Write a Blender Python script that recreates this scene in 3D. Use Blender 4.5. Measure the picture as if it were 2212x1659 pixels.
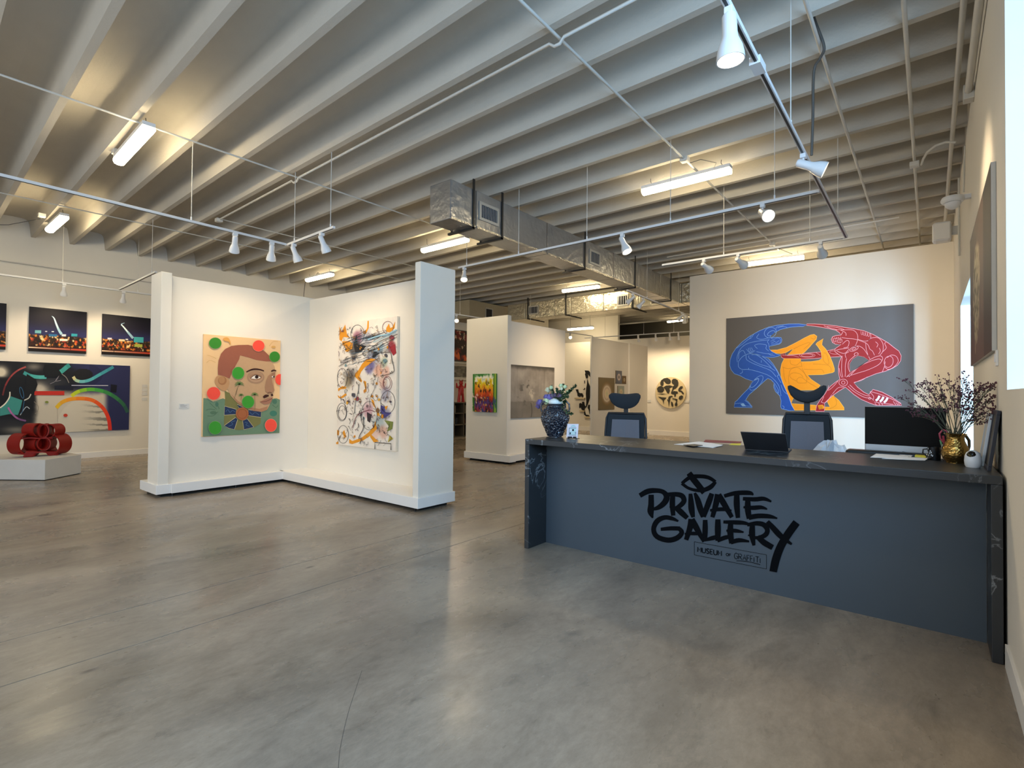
import bpy, math, random
import numpy as np
from mathutils import Vector, Matrix
from mathutils.geometry import tessellate_polygon

S = bpy.context.scene
C = S.collection
for o in list(bpy.data.objects): bpy.data.objects.remove(o)
R = math.radians

# ------------------------------------------------------------------ camera
CH = 1.505
F = 1123.88
def basis():
    yaw, pit, rol = R(38.79621), R(0.918743), R(0.521042)
    f0 = Vector((-math.sin(yaw), math.cos(yaw), 0)); r0 = Vector((math.cos(yaw), math.sin(yaw), 0)); u0 = Vector((0, 0, 1))
    f = f0*math.cos(pit)+u0*math.sin(pit); u = -f0*math.sin(pit)+u0*math.cos(pit)
    return r0*math.cos(rol)+u*math.sin(rol), -r0*math.sin(rol)+u*math.cos(rol), f
BR, BU, BF = basis()
cam = bpy.data.objects.new('camera', bpy.data.cameras.new('camera')); C.objects.link(cam)
cam.matrix_world = Matrix(((BR.x, BU.x, -BF.x, 0), (BR.y, BU.y, -BF.y, 0), (BR.z, BU.z, -BF.z, CH), (0, 0, 0, 1)))
cam.data.sensor_width = 36; cam.data.lens = F/2212*36; cam.data.clip_start = .05; cam.data.clip_end = 200
S.camera = cam
def ray(x, y): return BF+BR*((x-1106)/F)-BU*((y-829.5)/F)
def onX(x, y, X): d = ray(x, y); t = X/d.x; return Vector((X, d.y*t, d.z*t+CH))
def onY(x, y, Y): d = ray(x, y); t = Y/d.y; return Vector((d.x*t, Y, d.z*t+CH))
def onZ(x, y, Z): d = ray(x, y); t = (Z-CH)/d.z; return Vector((d.x*t, d.y*t, Z))

# ------------------------------------------------------------------ world, daylight, exposure
w = bpy.data.worlds.new('sky'); S.world = w; w.use_nodes = True
bg = w.node_tree.nodes['Background']; bg.inputs[0].default_value = (.4, .68, 1, 1); bg.inputs[1].default_value = .6
S.view_settings.view_transform = 'Standard'; S.view_settings.look = 'None'
S.view_settings.exposure = 0.3; S.view_settings.gamma = 1; S.view_settings.use_curve_mapping = False
try:
    S.cycles.use_denoising = True; S.cycles.denoiser = 'OPENIMAGEDENOISE'
    S.cycles.max_bounces = 7; S.cycles.diffuse_bounces = 4; S.cycles.glossy_bounces = 3
    S.cycles.caustics_reflective = False; S.cycles.caustics_refractive = False
    S.cycles.sample_clamp_indirect = 6; S.cycles.use_light_tree = True
    S.cycles.use_adaptive_sampling = True; S.cycles.adaptive_threshold = .03
except Exception: pass
def area(name, loc, target, sx, sy, power, col):
    l = bpy.data.lights.new(name, 'AREA'); l.shape = 'RECTANGLE'; l.size = sx; l.size_y = sy; l.energy = power; l.color = col
    o = bpy.data.objects.new(name, l); C.objects.link(o); o.location = loc
    o.rotation_euler = (Vector(target)-Vector(loc)).to_track_quat('-Z', 'Y').to_euler()
    return o
DAY = (.38, .66, 1)
area('daylight_storefront', (-5.5, -3.3, 2.5), (-5.5, .6, 0), 9, 2.6, 190, (1, .97, .92))
area('daylight_window_near', (1.5, .9, 3.0), (-4, 4.2, .6), 3.6, 2.6, 330, DAY)
area('daylight_doorway', (1.35, 5.2, 1.5), (-.4, 12.1, 1.0), 1.2, 2.4, 1150, DAY)
SPOT_W = 115; TUBE_E = 42; WARM = (1, .77, .50)

# ------------------------------------------------------------------ materials
def lin(h):
    if isinstance(h, str):
        h = h.lstrip('#'); h = [int(h[i:i+2], 16)/255 for i in (0, 2, 4)]
    return tuple((c/12.92 if c <= .04045 else ((c+.055)/1.055)**2.4) for c in h)
M = {}
def mat(name, col, rough=.6, metal=0, noise=.06, scale=6, bump=0, bscale=60, emit=0, spec=.5, coat=0, alpha=1, trans=0):
    if name in M: return M[name]
    m = bpy.data.materials.new(name); m.use_nodes = True; M[name] = m
    nt = m.node_tree; b = nt.nodes['Principled BSDF']; c = lin(col)
    b.inputs['Roughness'].default_value = rough; b.inputs['Metallic'].default_value = metal
    b.inputs['Specular IOR Level'].default_value = spec; b.inputs['Coat Weight'].default_value = coat
    b.inputs['Alpha'].default_value = alpha; b.inputs['Transmission Weight'].default_value = trans
    tc = nt.nodes.new('ShaderNodeTexCoord')
    n = nt.nodes.new('ShaderNodeTexNoise'); n.inputs['Scale'].default_value = scale; n.inputs['Detail'].default_value = 4
    nt.links.new(tc.outputs['Object'], n.inputs['Vector'])
    r = nt.nodes.new('ShaderNodeMix'); r.data_type = 'RGBA'
    r.inputs[6].default_value = (*[x*(1-noise) for x in c], 1); r.inputs[7].default_value = (*[min(1, x*(1+noise)) for x in c], 1)
    nt.links.new(n.outputs['Fac'], r.inputs[0]); nt.links.new(r.outputs[2], b.inputs['Base Color'])
    if bump:
        n2 = nt.nodes.new('ShaderNodeTexNoise'); n2.inputs['Scale'].default_value = bscale; n2.inputs['Detail'].default_value = 3
        nt.links.new(tc.outputs['Object'], n2.inputs['Vector'])
        bp = nt.nodes.new('ShaderNodeBump'); bp.inputs['Strength'].default_value = bump; bp.inputs['Distance'].default_value = .02
        nt.links.new(n2.outputs['Fac'], bp.inputs['Height']); nt.links.new(bp.outputs[0], b.inputs['Normal'])
    if emit:
        b.inputs['Emission Color'].default_value = (*c, 1); b.inputs['Emission Strength'].default_value = emit
    return m
def pmat(c): 
    k = 'paint_'+c.lstrip('#').lower()
    return mat(k, c, .55, noise=.05, scale=25, bump=.05, bscale=300, spec=.3)

wall_m = mat('white_wall_paint', '#e8e2d6', .8, noise=.015, bump=.03, bscale=150, spec=.2)
trim_m = mat('white_trim_paint', '#eceae6', .45, noise=.01)
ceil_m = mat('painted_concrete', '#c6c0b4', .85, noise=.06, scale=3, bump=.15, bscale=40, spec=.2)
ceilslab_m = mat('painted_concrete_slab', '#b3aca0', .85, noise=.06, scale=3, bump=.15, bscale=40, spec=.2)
pipe_m = mat('white_painted_conduit', '#cfccc4', .5)
track_m = mat('white_track_metal', '#dedede', .4)
slot_m = mat('dark_track_slot', '#26282a', .5)
lampw_m = mat('white_lamp_enamel', '#e2e2e2', .35)
black_m = mat('black_plastic', '#0c0d0f', .4)
dkgrey_m = mat('dark_grey_metal', '#3a3a3a', .4, metal=.6)
bulb_m = mat('lit_bulb', '#ffe6b8', emit=12)
tube_m = mat('lit_diffuser', '#ffe9bd', emit=TUBE_E)
shadowgap_m = mat('black_shadow_gap', '#141414', .8)  # near-black colour stands in for the shade in the gap under bases
canvas_side = mat('canvas_edge', '#cfc8b6', .8)
foil_m = None

def concrete():
    m = bpy.data.materials.new('polished_concrete'); m.use_nodes = True; nt = m.node_tree; N = nt.nodes; L = nt.links
    b = N['Principled BSDF']; tc = N.new('ShaderNodeTexCoord')
    mp = N.new('ShaderNodeMapping'); L.new(tc.outputs['Object'], mp.inputs[0]); mp.inputs['Scale'].default_value = (1, .45, 1)
    def noise(sc, det, rough=.5, dist=0, vec=mp.outputs[0]):
        n = N.new('ShaderNodeTexNoise'); n.inputs['Scale'].default_value = sc; n.inputs['Detail'].default_value = det
        n.inputs['Roughness'].default_value = rough; n.inputs['Distortion'].default_value = dist; L.new(vec, n.inputs['Vector']); return n.outputs['Fac']
    def ramp(f, stops):
        r = N.new('ShaderNodeValToRGB'); L.new(f, r.inputs[0]); e = r.color_ramp.elements
        while len(e) < len(stops): e.new(.5)
        for i, (p, c) in enumerate(stops): e[i].position = p; e[i].color = (*lin(c), 1) if isinstance(c, str) else (c, c, c, 1)
        return r.outputs[0]
    def mix(a, bb, f, mode='MIX'):
        x = N.new('ShaderNodeMix'); x.data_type = 'RGBA'; x.blend_type = mode
        if isinstance(f, float): x.inputs[0].default_value = f
        else: L.new(f, x.inputs[0])
        L.new(a, x.inputs[6]); L.new(bb, x.inputs[7]); return x.outputs[2]
    base = ramp(noise(1.1, 8, .62, .6), [(.33, '#6e6458'), (.5, '#958878'), (.68, '#b1a390')])
    blue = ramp(noise(.5, 4, .5), [(.4, '#8f8270'), (.62, '#86817a')])
    base = mix(base, blue, .35)
    fine = ramp(noise(22, 9, .8), [(.3, .66), (.7, 1.14)])
    base = mix(base, fine, .75, 'MULTIPLY')
    mid = ramp(noise(4.0, 7, .7, 1.4), [(.26, .55), (.44, .93), (.75, 1.10)])
    base = mix(base, mid, .8, 'MULTIPLY')
    st = ramp(noise(2.6, 3, .5, .3), [(.0, 0.), (.70, 0.), (.78, 1.)])
    dk = N.new('ShaderNodeRGB'); dk.outputs[0].default_value = (*lin('#5c5650'), 1)
    base = mix(base, dk.outputs[0], st)
    v = N.new('ShaderNodeTexVoronoi'); v.inputs['Scale'].default_value = 2.2; L.new(mp.outputs[0], v.inputs['Vector'])
    sp = ramp(v.outputs['Distance'], [(.0, 1.), (.035, .8), (.06, 0.)])
    dk2 = N.new('ShaderNodeRGB'); dk2.outputs[0].default_value = (*lin('#4c4845'), 1)
    base = mix(base, dk2.outputs[0], sp)
    L.new(base, b.inputs['Base Color'])
    rr = ramp(noise(2.2, 5, .6), [(.3, .20), (.7, .38)]); L.new(rr, b.inputs['Roughness'])
    b.inputs['Specular IOR Level'].default_value = .42
    bp = N.new('ShaderNodeBump'); bp.inputs['Strength'].default_value = .06; bp.inputs['Distance'].default_value = .01
    L.new(noise(9, 4, .5), bp.inputs['Height']); L.new(bp.outputs[0], b.inputs['Normal'])
    return m
floor_m = concrete()

def stone():
    m = bpy.data.materials.new('dark_veined_stone'); m.use_nodes = True; nt = m.node_tree; N = nt.nodes; L = nt.links
    b = N['Principled BSDF']; tc = N.new('ShaderNodeTexCoord')
    n = N.new('ShaderNodeTexNoise'); n.inputs['Scale'].default_value = 2.2; n.inputs['Detail'].default_value = 7; n.inputs['Distortion'].default_value = 1.6
    L.new(tc.outputs['Object'], n.inputs['Vector'])
    r = N.new('ShaderNodeValToRGB'); L.new(n.outputs['Fac'], r.inputs[0]); e = r.color_ramp.elements
    while len(e) < 5: e.new(.5)
    for i, (p, c) in enumerate([(0, '#25282b'), (.486, '#2b2e31'), (.5, '#7a7f83'), (.512, '#2e3134'), (1, '#202326')]): e[i].position = p; e[i].color = (*lin(c), 1)
    n2 = N.new('ShaderNodeTexNoise'); n2.inputs['Scale'].default_value = 1.1; L.new(tc.outputs['Object'], n2.inputs['Vector'])
    r2 = N.new('ShaderNodeValToRGB'); L.new(n2.outputs['Fac'], r2.inputs[0]); r2.color_ramp.elements[0].position = .46; r2.color_ramp.elements[1].position = .56
    x = N.new('ShaderNodeMix'); x.data_type = 'RGBA'; L.new(r2.outputs[0], x.inputs[0]); x.inputs[6].default_value = (*lin('#282b2e'), 1); L.new(r.outputs[0], x.inputs[7])
    L.new(x.outputs[2], b.inputs['Base Color']); b.inputs['Roughness'].default_value = .38
    return m
stone_m = stone()

def foil(name, col, rough, bump):
    m = mat(name, col, rough, metal=.7, noise=.14, scale=4, bump=bump, bscale=9); return m
foil_m = foil('duct_foil', '#a9aaab', .3, .6)
foil2_m = foil('crinkled_duct_foil', '#cfc8b4', .25, .9)

# ------------------------------------------------------------------ mesh helpers
OFF = {}
class MB:
    def __init__(s): s.v = []; s.f = []; s.mi = []
    def add(s, vs, fs, mi=0):
        k = len(s.v); s.v += [Vector(v) for v in vs]; s.f += [tuple(i+k for i in f) for f in fs]; s.mi += [mi]*len(fs); return s
    def box(s, x0, y0, z0, x1, y1, z1, mi=0):
        x0, x1 = min(x0, x1), max(x0, x1); y0, y1 = min(y0, y1), max(y0, y1); z0, z1 = min(z0, z1), max(z0, z1)
        return s.add([(x0,y0,z0),(x1,y0,z0),(x1,y1,z0),(x0,y1,z0),(x0,y0,z1),(x1,y0,z1),(x1,y1,z1),(x0,y1,z1)],
              [(0,3,2,1),(4,5,6,7),(0,1,5,4),(1,2,6,5),(2,3,7,6),(3,0,4,7)], mi)
    def tube(s, p0, p1, r, n=10, r1=None, mi=0): return s.path([p0, p1], r if r1 is None else [r, r1], n, mi)
    def path(s, pts, r, n=8, mi=0, cap=True):
        pts = [Vector(p) for p in pts]; rs = r if isinstance(r, (list, tuple)) else [r]*len(pts); vs = []; prev = None
        for i, p in enumerate(pts):
            t = (pts[min(i+1, len(pts)-1)]-pts[max(i-1, 0)]).normalized()
            a = prev if prev is not None else (Vector((0, 0, 1)) if abs(t.z) < .9 else Vector((1, 0, 0)))
            x = (a-t*a.dot(t)).normalized(); prev = x; y = t.cross(x)
            vs += [p+(x*math.cos(2*math.pi*k/n)+y*math.sin(2*math.pi*k/n))*rs[i] for k in range(n)]
        fs = [(i*n+k, i*n+(k+1) % n, (i+1)*n+(k+1) % n, (i+1)*n+k) for i in range(len(pts)-1) for k in range(n)]
        if cap: fs += [tuple(range(n))[::-1], tuple(range((len(pts)-1)*n, len(pts)*n))]
        return s.add(vs, fs, mi)
    def lathe(s, prof, c=(0, 0, 0), n=24, mi=0, axis=None, cap=(True, True)):
        c = Vector(c); q = Vector((0, 0, 1)).rotation_difference(Vector(axis).normalized()) if axis is not None else None; vs = []
        for r, z in prof:
            for k in range(n):
                p = Vector((r*math.cos(2*math.pi*k/n), r*math.sin(2*math.pi*k/n), z))
                if q: p = q @ p
                vs.append(c+p)
        fs = [(i*n+k, i*n+(k+1) % n, (i+1)*n+(k+1) % n, (i+1)*n+k) for i in range(len(prof)-1) for k in range(n)]
        if cap[0]: fs.append(tuple(range(n))[::-1])
        if cap[1]: fs.append(tuple(range((len(prof)-1)*n, len(prof)*n)))
        return s.add(vs, fs, mi)
    def ball(s, c, rx, ry=None, rz=None, n=10, mi=0):
        ry = ry or rx; rz = rz or rx; m = max(4, n//2+1); c = Vector(c); vs = [c+Vector((0, 0, -rz))]
        for i in range(1, m):
            a = -math.pi/2+math.pi*i/m
            vs += [c+Vector((rx*math.cos(a)*math.cos(2*math.pi*k/n), ry*math.cos(a)*math.sin(2*math.pi*k/n), rz*math.sin(a))) for k in range(n)]
        vs.append(c+Vector((0, 0, rz))); fs = [(0, 1+(k+1) % n, 1+k) for k in range(n)]
        for i in range(m-2): fs += [(1+i*n+k, 1+i*n+(k+1) % n, 1+(i+1)*n+(k+1) % n, 1+(i+1)*n+k) for k in range(n)]
        T = len(vs)-1; b = 1+(m-2)*n; fs += [(b+k, b+(k+1) % n, T) for k in range(n)]
        return s.add(vs, fs, mi)
    def prism(s, poly, d, mi=0):
        poly = [Vector(p) for p in poly]; d = Vector(d); n = len(poly); tris = tessellate_polygon([poly])
        s.add(poly+[p+d for p in poly], [tuple(t) for t in tris]+[tuple(i+n for i in t) for t in tris]+[(i, (i+1) % n, n+(i+1) % n, n+i) for i in range(n)], mi)
        return s
    def xf(s, m, start=0):
        for i in range(start, len(s.v)): s.v[i] = m @ s.v[i]
        return s
def build(mb, name, mats, parent=None, smooth=False, bevel=0, origin=None, kind=None, fixn=True):
    off = OFF[parent.name] if parent is not None else (Vector(origin) if origin is not None else None)
    if off is None:
        xs = [v.x for v in mb.v]; ys = [v.y for v in mb.v]; zs = [v.z for v in mb.v]
        off = Vector(((min(xs)+max(xs))/2, (min(ys)+max(ys))/2, min(zs)))
    me = bpy.data.meshes.new(name); me.from_pydata([tuple(v-off) for v in mb.v], [], mb.f)
    mats = mats if isinstance(mats, (list, tuple)) else [mats]
    for m in mats: me.materials.append(m)
    me.polygons.foreach_set('material_index', mb.mi)
    if smooth: me.polygons.foreach_set('use_smooth', [True]*len(mb.f))
    me.update()
    if fixn:
        import bmesh
        bm = bmesh.new(); bm.from_mesh(me); bmesh.ops.recalc_face_normals(bm, faces=bm.faces)
        if smooth:
            for e in bm.edges:
                if len(e.link_faces) == 2 and e.calc_face_angle(0) > .9: e.smooth = False
        bm.to_mesh(me); bm.free()
    o = bpy.data.objects.new(name, me); C.objects.link(o)
    if parent is not None: o.parent = parent
    else: o.location = off
    OFF[o.name] = off.copy()
    if bevel:
        bv = o.modifiers.new('bevel', 'BEVEL'); bv.width = bevel; bv.segments = 2; bv.limit_method = 'ANGLE'
    if kind: o['kind'] = kind
    return o
def tag(o, label, cat, group=None):
    o['label'] = label; o['category'] = cat
    if group: o['group'] = group
    return o
def thing(name, label, cat, loc=(0, 0, 0), group=None):
    o = bpy.data.objects.new(name, None); C.objects.link(o); o.location = loc; o.empty_display_size = .1
    OFF[o.name] = Vector(loc); return tag(o, label, cat, group)
def struct(mb, name, m, parent=None, **k):
    o = build(mb, name, m, parent, **k)
    if parent is None: o['kind'] = 'structure'
    return o
def Box(*a): return MB().box(*a)
def kids(o): return [c for c in bpy.data.objects if c.parent == o]

def crom(pts, n=6, closed=False):
    if len(pts) < 3: return list(pts)
    P = [np.array(p, float) for p in pts]; out = []; m = len(P)
    for i in range(m if closed else m-1):
        if closed: a, b, c, d = P[(i-1) % m], P[i], P[(i+1) % m], P[(i+2) % m]
        else: a, b, c, d = P[max(i-1, 0)], P[i], P[i+1], P[min(i+2, m-1)]
        for k in range(n):
            t = k/n; out.append(.5*((2*b)+(-a+c)*t+(2*a-5*b+4*c-d)*t*t+(-a+3*b-3*c+d)*t**3))
    if not closed: out.append(P[-1])
    return [tuple(p) for p in out]

class Art:
    """flat paint shapes traced in a crop of the picture and laid on the real plane of the canvas"""
    def __init__(s, crop, plane, nrm, first=.0006, step=.0003):
        s.x0, s.y0, s.s = crop; s.plane = plane; s.n = Vector(nrm); s.d = first; s.step = step; s.mb = MB(); s.cols = []
    def P(s, x, y): return s.plane(s.x0+x/s.s, s.y0+y/s.s)+s.n*s.d
    def mi(s, c):
        if c not in s.cols: s.cols.append(c)
        return s.cols.index(c)
    def up(s): s.d += s.step
    def poly(s, pts, c, sm=0, up=True):
        if sm: pts = crom(pts, sm, True)
        if up: s.up()
        v = [s.P(*p[:2]) for p in pts]; fl = [Vector((p[0], p[1], 0)) for p in pts]
        s.mb.add(v, [tuple(t) for t in tessellate_polygon([fl])], s.mi(c))
    def ell(s, x, y, rx, ry, c, n=28, up=True, a0=0, a1=2*math.pi):
        s.poly([(x+rx*math.cos(a0+(a1-a0)*k/n), y+ry*math.sin(a0+(a1-a0)*k/n)) for k in range(n)], c, 0, up)
    def ring(s, x, y, rx, ry, w, c, rot=0, up=True):
        cr, sr = math.cos(rot), math.sin(rot)
        s.stroke([(x+rx*math.cos(t)*cr-ry*math.sin(t)*sr, y+rx*math.cos(t)*sr+ry*math.sin(t)*cr) for t in [2*math.pi*k/24 for k in range(24)]], w, c, closed=True, sm=0, up=up)
    def stroke(s, pts, w, c, sm=4, closed=False, up=True):
        if len(pts[0]) == 2: pts = [(p[0], p[1], w) for p in pts]
        if sm and len(pts) > 2: pts = crom(pts, sm, closed)
        if up: s.up()
        m = len(pts); L = []; Rr = []
        for i, p in enumerate(pts):
            a = pts[(i-1) % m] if closed else pts[max(i-1, 0)]; b = pts[(i+1) % m] if closed else pts[min(i+1, m-1)]
            dx, dy = b[0]-a[0], b[1]-a[1]; l = math.hypot(dx, dy) or 1; nx, ny = -dy/l*p[2]/2, dx/l*p[2]/2
            L.append(s.P(p[0]+nx, p[1]+ny)); Rr.append(s.P(p[0]-nx, p[1]-ny))
        k = m if closed else m-1
        s.mb.add(L+Rr, [(i, (i+1) % m, m+(i+1) % m, m+i) for i in range(k)], s.mi(c))
    def done(s, name, parent, label=None):
        o = build(s.mb, name, [pmat(c) for c in s.cols], parent, fixn=False)
        if label: o['label'] = label
        s.mb = MB(); s.cols = []
        return o

def attr_mat():
    if 'painted_pigment' in M: return M['painted_pigment']
    m = bpy.data.materials.new('painted_pigment'); m.use_nodes = True; M['painted_pigment'] = m; nt = m.node_tree; b = nt.nodes['Principled BSDF']
    a = nt.nodes.new('ShaderNodeAttribute'); a.attribute_name = 'pigment'; nt.links.new(a.outputs['Color'], b.inputs['Base Color'])
    b.inputs['Roughness'].default_value = .55; b.inputs['Specular IOR Level'].default_value = .3
    return m
def field(name, parent, o, du, dv, nx, ny, fn, nrm, d=.0004):
    """grid of pigment on a real plane: fn(u, v) in 0..1 (v from the top) gives sRGB"""
    o = Vector(o)+Vector(nrm)*d; du = Vector(du); dv = Vector(dv); u = np.linspace(0, 1, nx); v = np.linspace(0, 1, ny); U, V = np.meshgrid(u, v)
    P = np.array(o)[None, None]+U[..., None]*np.array(du)+V[..., None]*np.array(dv)
    mb = MB(); mb.v = [Vector(p) for p in P.reshape(-1, 3)]
    mb.f = [(j*nx+i, j*nx+i+1, (j+1)*nx+i+1, (j+1)*nx+i) for j in range(ny-1) for i in range(nx-1)]; mb.mi = [0]*len(mb.f)
    ob = build(mb, name, attr_mat(), parent, fixn=False)
    c = np.clip(fn(U, V), 0, 1); c = np.where(c <= .04045, c/12.92, ((c+.055)/1.055)**2.4).reshape(-1, 3)
    at = ob.data.color_attributes.new('pigment', 'FLOAT_COLOR', 'POINT'); at.data.foreach_set('color', np.c_[c, np.ones(len(c))].astype(np.float32).ravel())
    return ob
_rs = np.random.RandomState(7)
def nz(U, V, fx, fy, seed=0, oct=4):
    """value noise 0..1"""
    out = np.zeros_like(U); amp = 1; tot = 0; rs = np.random.RandomState(seed)
    for k in range(oct):
        gx, gy = max(2, int(fx*2**k)+2), max(2, int(fy*2**k)+2); g = rs.rand(gy+1, gx+1)
        x = U*(gx-1); y = V*(gy-1); i = np.clip(x.astype(int), 0, gx-1); j = np.clip(y.astype(int), 0, gy-1); a = x-i; b = y-j
        a = a*a*(3-2*a); b = b*b*(3-2*b)
        out += amp*((g[j, i]*(1-a)+g[j, i+1]*a)*(1-b)+(g[j+1, i]*(1-a)+g[j+1, i+1]*a)*b); tot += amp; amp *= .55
    return out/tot
def hx(c): c = c.lstrip('#'); return np.array([int(c[i:i+2], 16)/255 for i in (0, 2, 4)])
def blend(img, c, a): a = np.clip(a, 0, 1)[..., None]; return img*(1-a)+hx(c)*a
def sstep(a, b, x): t = np.clip((x-a)/(b-a), 0, 1); return t*t*(3-2*t)

# ================================================================== THE SETTING
XL, XR, XO = -14.24, .335, .64; YF, YB = -3.6, 18.1; ZC = 4.93
fl = struct(Box(-14.5, YF-.1, -.25, .9, 21.6, -.008), 'floor', mat('joint_filler', '#3b3835', .8), origin=(0, 0, 0))
for a, b in ((-14.5, -8.022), (-8.014, -4.291), (-4.283, -3.654), (-3.646, .9)):
    build(Box(a, YF-.1, -.1, b, 21.6, 0), 'slab', floor_m, fl)
cr = MB(); cp = [onZ(x, y, .0006) for x, y in crom([(782,1448),(768,1490),(752,1540),(740,1590),(733,1630),(730,1680)], 4)]; crk = mat('hairline_crack', '#4a4540', .9)
for a, b in zip(cp, cp[1:]):
    q = Vector((0, 0, 1)).cross(b-a).normalized()*.0009; cr.add([a-q, b-q, b+q, a+q], [(0, 1, 2, 3)])
build(cr, 'crack', crk, fl, fixn=False)
# ceiling slab with the cast joists (they run slightly askew to the walls)
SK = -.031
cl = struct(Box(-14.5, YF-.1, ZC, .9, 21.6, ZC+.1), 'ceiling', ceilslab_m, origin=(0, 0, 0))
prof = [(-.036, 0), (-.042, .05), (-.056, .18), (-.068, .27), (-.085, .315), (-.12, .340), (-.17, .350), (-.3047, .354), (-.3047, .372), (.3047, .372), (.3047, .354), (.17, .350), (.12, .340), (.085, .315), (.068, .27), (.056, .18), (.042, .05), (.036, 0)]
jm = MB(); n = len(prof)
for X in (-14.3, .4): jm.v += [Vector((X, y+2.265+SK*X, 4.57+z)) for y, z in prof]
jm.add([], [(i, (i+1) % n, n+(i+1) % n, n+i) for i in range(n)]+[tuple(range(n)), tuple(range(n, 2*n))[::-1]]) if False else None
jm.f = [(i, (i+1) % n, n+(i+1) % n, n+i) for i in range(n)]+[tuple(range(n)), tuple(range(n, 2*n))[::-1]]; jm.mi = [0]*len(jm.f)
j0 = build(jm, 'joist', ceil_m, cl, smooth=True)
for k in range(-9, 31):
    if k == 0: continue
    j = j0.copy(); C.objects.link(j); j.location.y = .6096*k
# walls
struct(Box(XL-.2, YF, 0, XL, 21.5, ZC), 'wall_left', wall_m)
struct(Box(XL, YF, 0, XL+.015, 21.5, .12), 'baseboard_left', trim_m)
wr = MB()
for y0, y1, z0, z1 in ((YF, -.9, 0, ZC), (-.9, 4.0, 0, 1.545), (-.9, 4.0, 4.42, ZC), (4.0, 6.93, 0, ZC), (6.93, 9.62, 2.78, ZC), (9.62, 21.5, 0, ZC)):
    wr.box(XR, y0, z0, XO, y1, z1)
struct(wr, 'wall_right', wall_m)
struct(Box(XR-.015, YF, 0, XR, 4.0, .13), 'baseboard_right', trim_m)
# near window and far glazed doorway in the right wall
glass_m = mat('clear_glass', '#dfe9ee', .03, alpha=.12)
alu_m = mat('dark_bronze_frame', '#4a4a48', .4, metal=.3)
def glazing(name, ys, zs, X, fm, fw=.05):
    f = MB(); y0, y1, z0, z1 = ys[0], ys[-1], zs[0], zs[-1]
    f.box(X, y0, z0, X+.06, y1, z0+fw).box(X, y0, z1-fw, X+.06, y1, z1)
    for y in ys: a = min(max(y-fw/2, y0), y1-fw); f.box(X, a, z0+fw, X+.06, a+fw, z1-fw)
    o = struct(f, name, fm)
    for a, b in zip(ys, ys[1:]): build(Box(X+.025, a+.02, z0+.03, X+.033, b-.02, z1-.03), 'pane', glass_m, o)
    return o
glazing('window_1', (-.9, .7, 2.35, 4.0), (1.545, 4.42), .56, alu_m)
glazing('door_1', (6.93, 8.28, 9.62), (0, 2.78), .56, alu_m, .07)
# storefront behind the camera
wf = MB().box(-14.4, YF-.2, 0, -10.6, YF, ZC).box(-.6, YF-.2, 0, XO, YF, ZC).box(-10.6, YF-.2, 3.75, -.6, YF, ZC).box(-10.6, YF-.2, 0, -.6, YF, .25)
struct(wf, 'wall_front', wall_m)
sf = MB(); 
for i in range(6): sf.box(-10.6+i*1.99, YF-.12, .25, -10.55+i*1.99, YF-.06, 3.75)
sf.box(-10.6, YF-.12, .25, -.6, YF-.06, .3).box(-10.6, YF-.12, 3.7, -.6, YF-.06, 3.75)
struct(sf, 'window_2', alu_m)
# back and inner walls
wb = MB().box(XL, YB, 0, XR, YB+.15, 3.56)
struct(wb, 'wall_back', wall_m)
struct(Box(-12.3, YB-.02, 0, -4.6, YB, .16), 'baseboard_back', trim_m)
struct(Box(XL, YB+.6, 0, -9.66, YB+.75, ZC), 'wall_upper', wall_m)
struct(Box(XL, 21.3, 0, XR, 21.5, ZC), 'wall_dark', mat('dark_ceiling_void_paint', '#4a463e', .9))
struct(Box(-4.395, 12.1, 0, XR, 12.28, 4.265), 'wall_center', wall_m)
struct(Box(-12.75, 10.6, 0, -12.6, 18.1, ZC), 'wall_side', wall_m)

# ================================================================== MOVABLE PARTITION WALLS
def partition(loc, label, boards, panels, bases, plinths, feet, group='movable white display walls on low bases'):
    t = thing('display_partition', label, 'partition wall', loc, group)
    for b in boards: build(Box(*b), 'end_board', wall_m, t, bevel=.004)
    for b in panels: build(Box(*b), 'panel', wall_m, t, bevel=.003)
    for b in bases: build(Box(*b), 'base', trim_m, t, bevel=.004)
    for b in plinths: build(Box(*b), 'recessed_plinth', shadowgap_m, t)
    for x, y in feet: build(MB().lathe([(.018, .0), (.018, .01), (.008, .012), (.008, .05)], (x, y, 0), 10), 'levelling_foot', dkgrey_m, t)
    return t
ZT = 3.145
partition((-7.5, 4.4, 0), 'corner partition with end post and column, hung with man portrait and splattered abstract',
    [(-8.74, 2.56, .17, -8.33, 2.69, ZT), (-5.09, 4.35, .17, -4.985, 4.96, ZT)],
    [(-8.62, 2.69, .17, -8.396, 5.0, 3.115), (-8.396, 4.815, .17, -5.09, 5.0, 3.075)],
    [(-8.99, 2.54, .045, -8.318, 2.72, .176), (-8.8, 2.72, .045, -8.29, 4.36, .176), (-8.8, 4.325, .045, -4.958, 4.974, .176)],
    [(-8.95, 2.62, .0, -8.40, 4.36, .045), (-8.7, 4.42, 0, -5.04, 4.9, .045)],
    [(-8.36, 2.75), (-8.33, 3.6), (-8.2, 4.375), (-6.7, 4.365), (-5.05, 4.36)])
partition((-7.4, 9.2, 0), 'partition behind the column with small multicoloured canvas and large grey canvas',
    [(-8.09, 8.43, .17, -6.905, 8.55, 3.13)],
    [(-7.25, 8.55, .17, -7.0, 10.78, 3.035)],
    [(-8.112, 8.40, .045, -6.79, 8.60, .185), (-7.4, 8.6, .045, -6.86, 10.85, .185)],
    [(-8.0, 8.5, 0, -6.95, 8.6, .045), (-7.3, 8.6, 0, -6.95, 10.7, .045)],
    [(-7.95, 8.44), (-7.6, 8.44), (-6.95, 8.44)])
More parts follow.
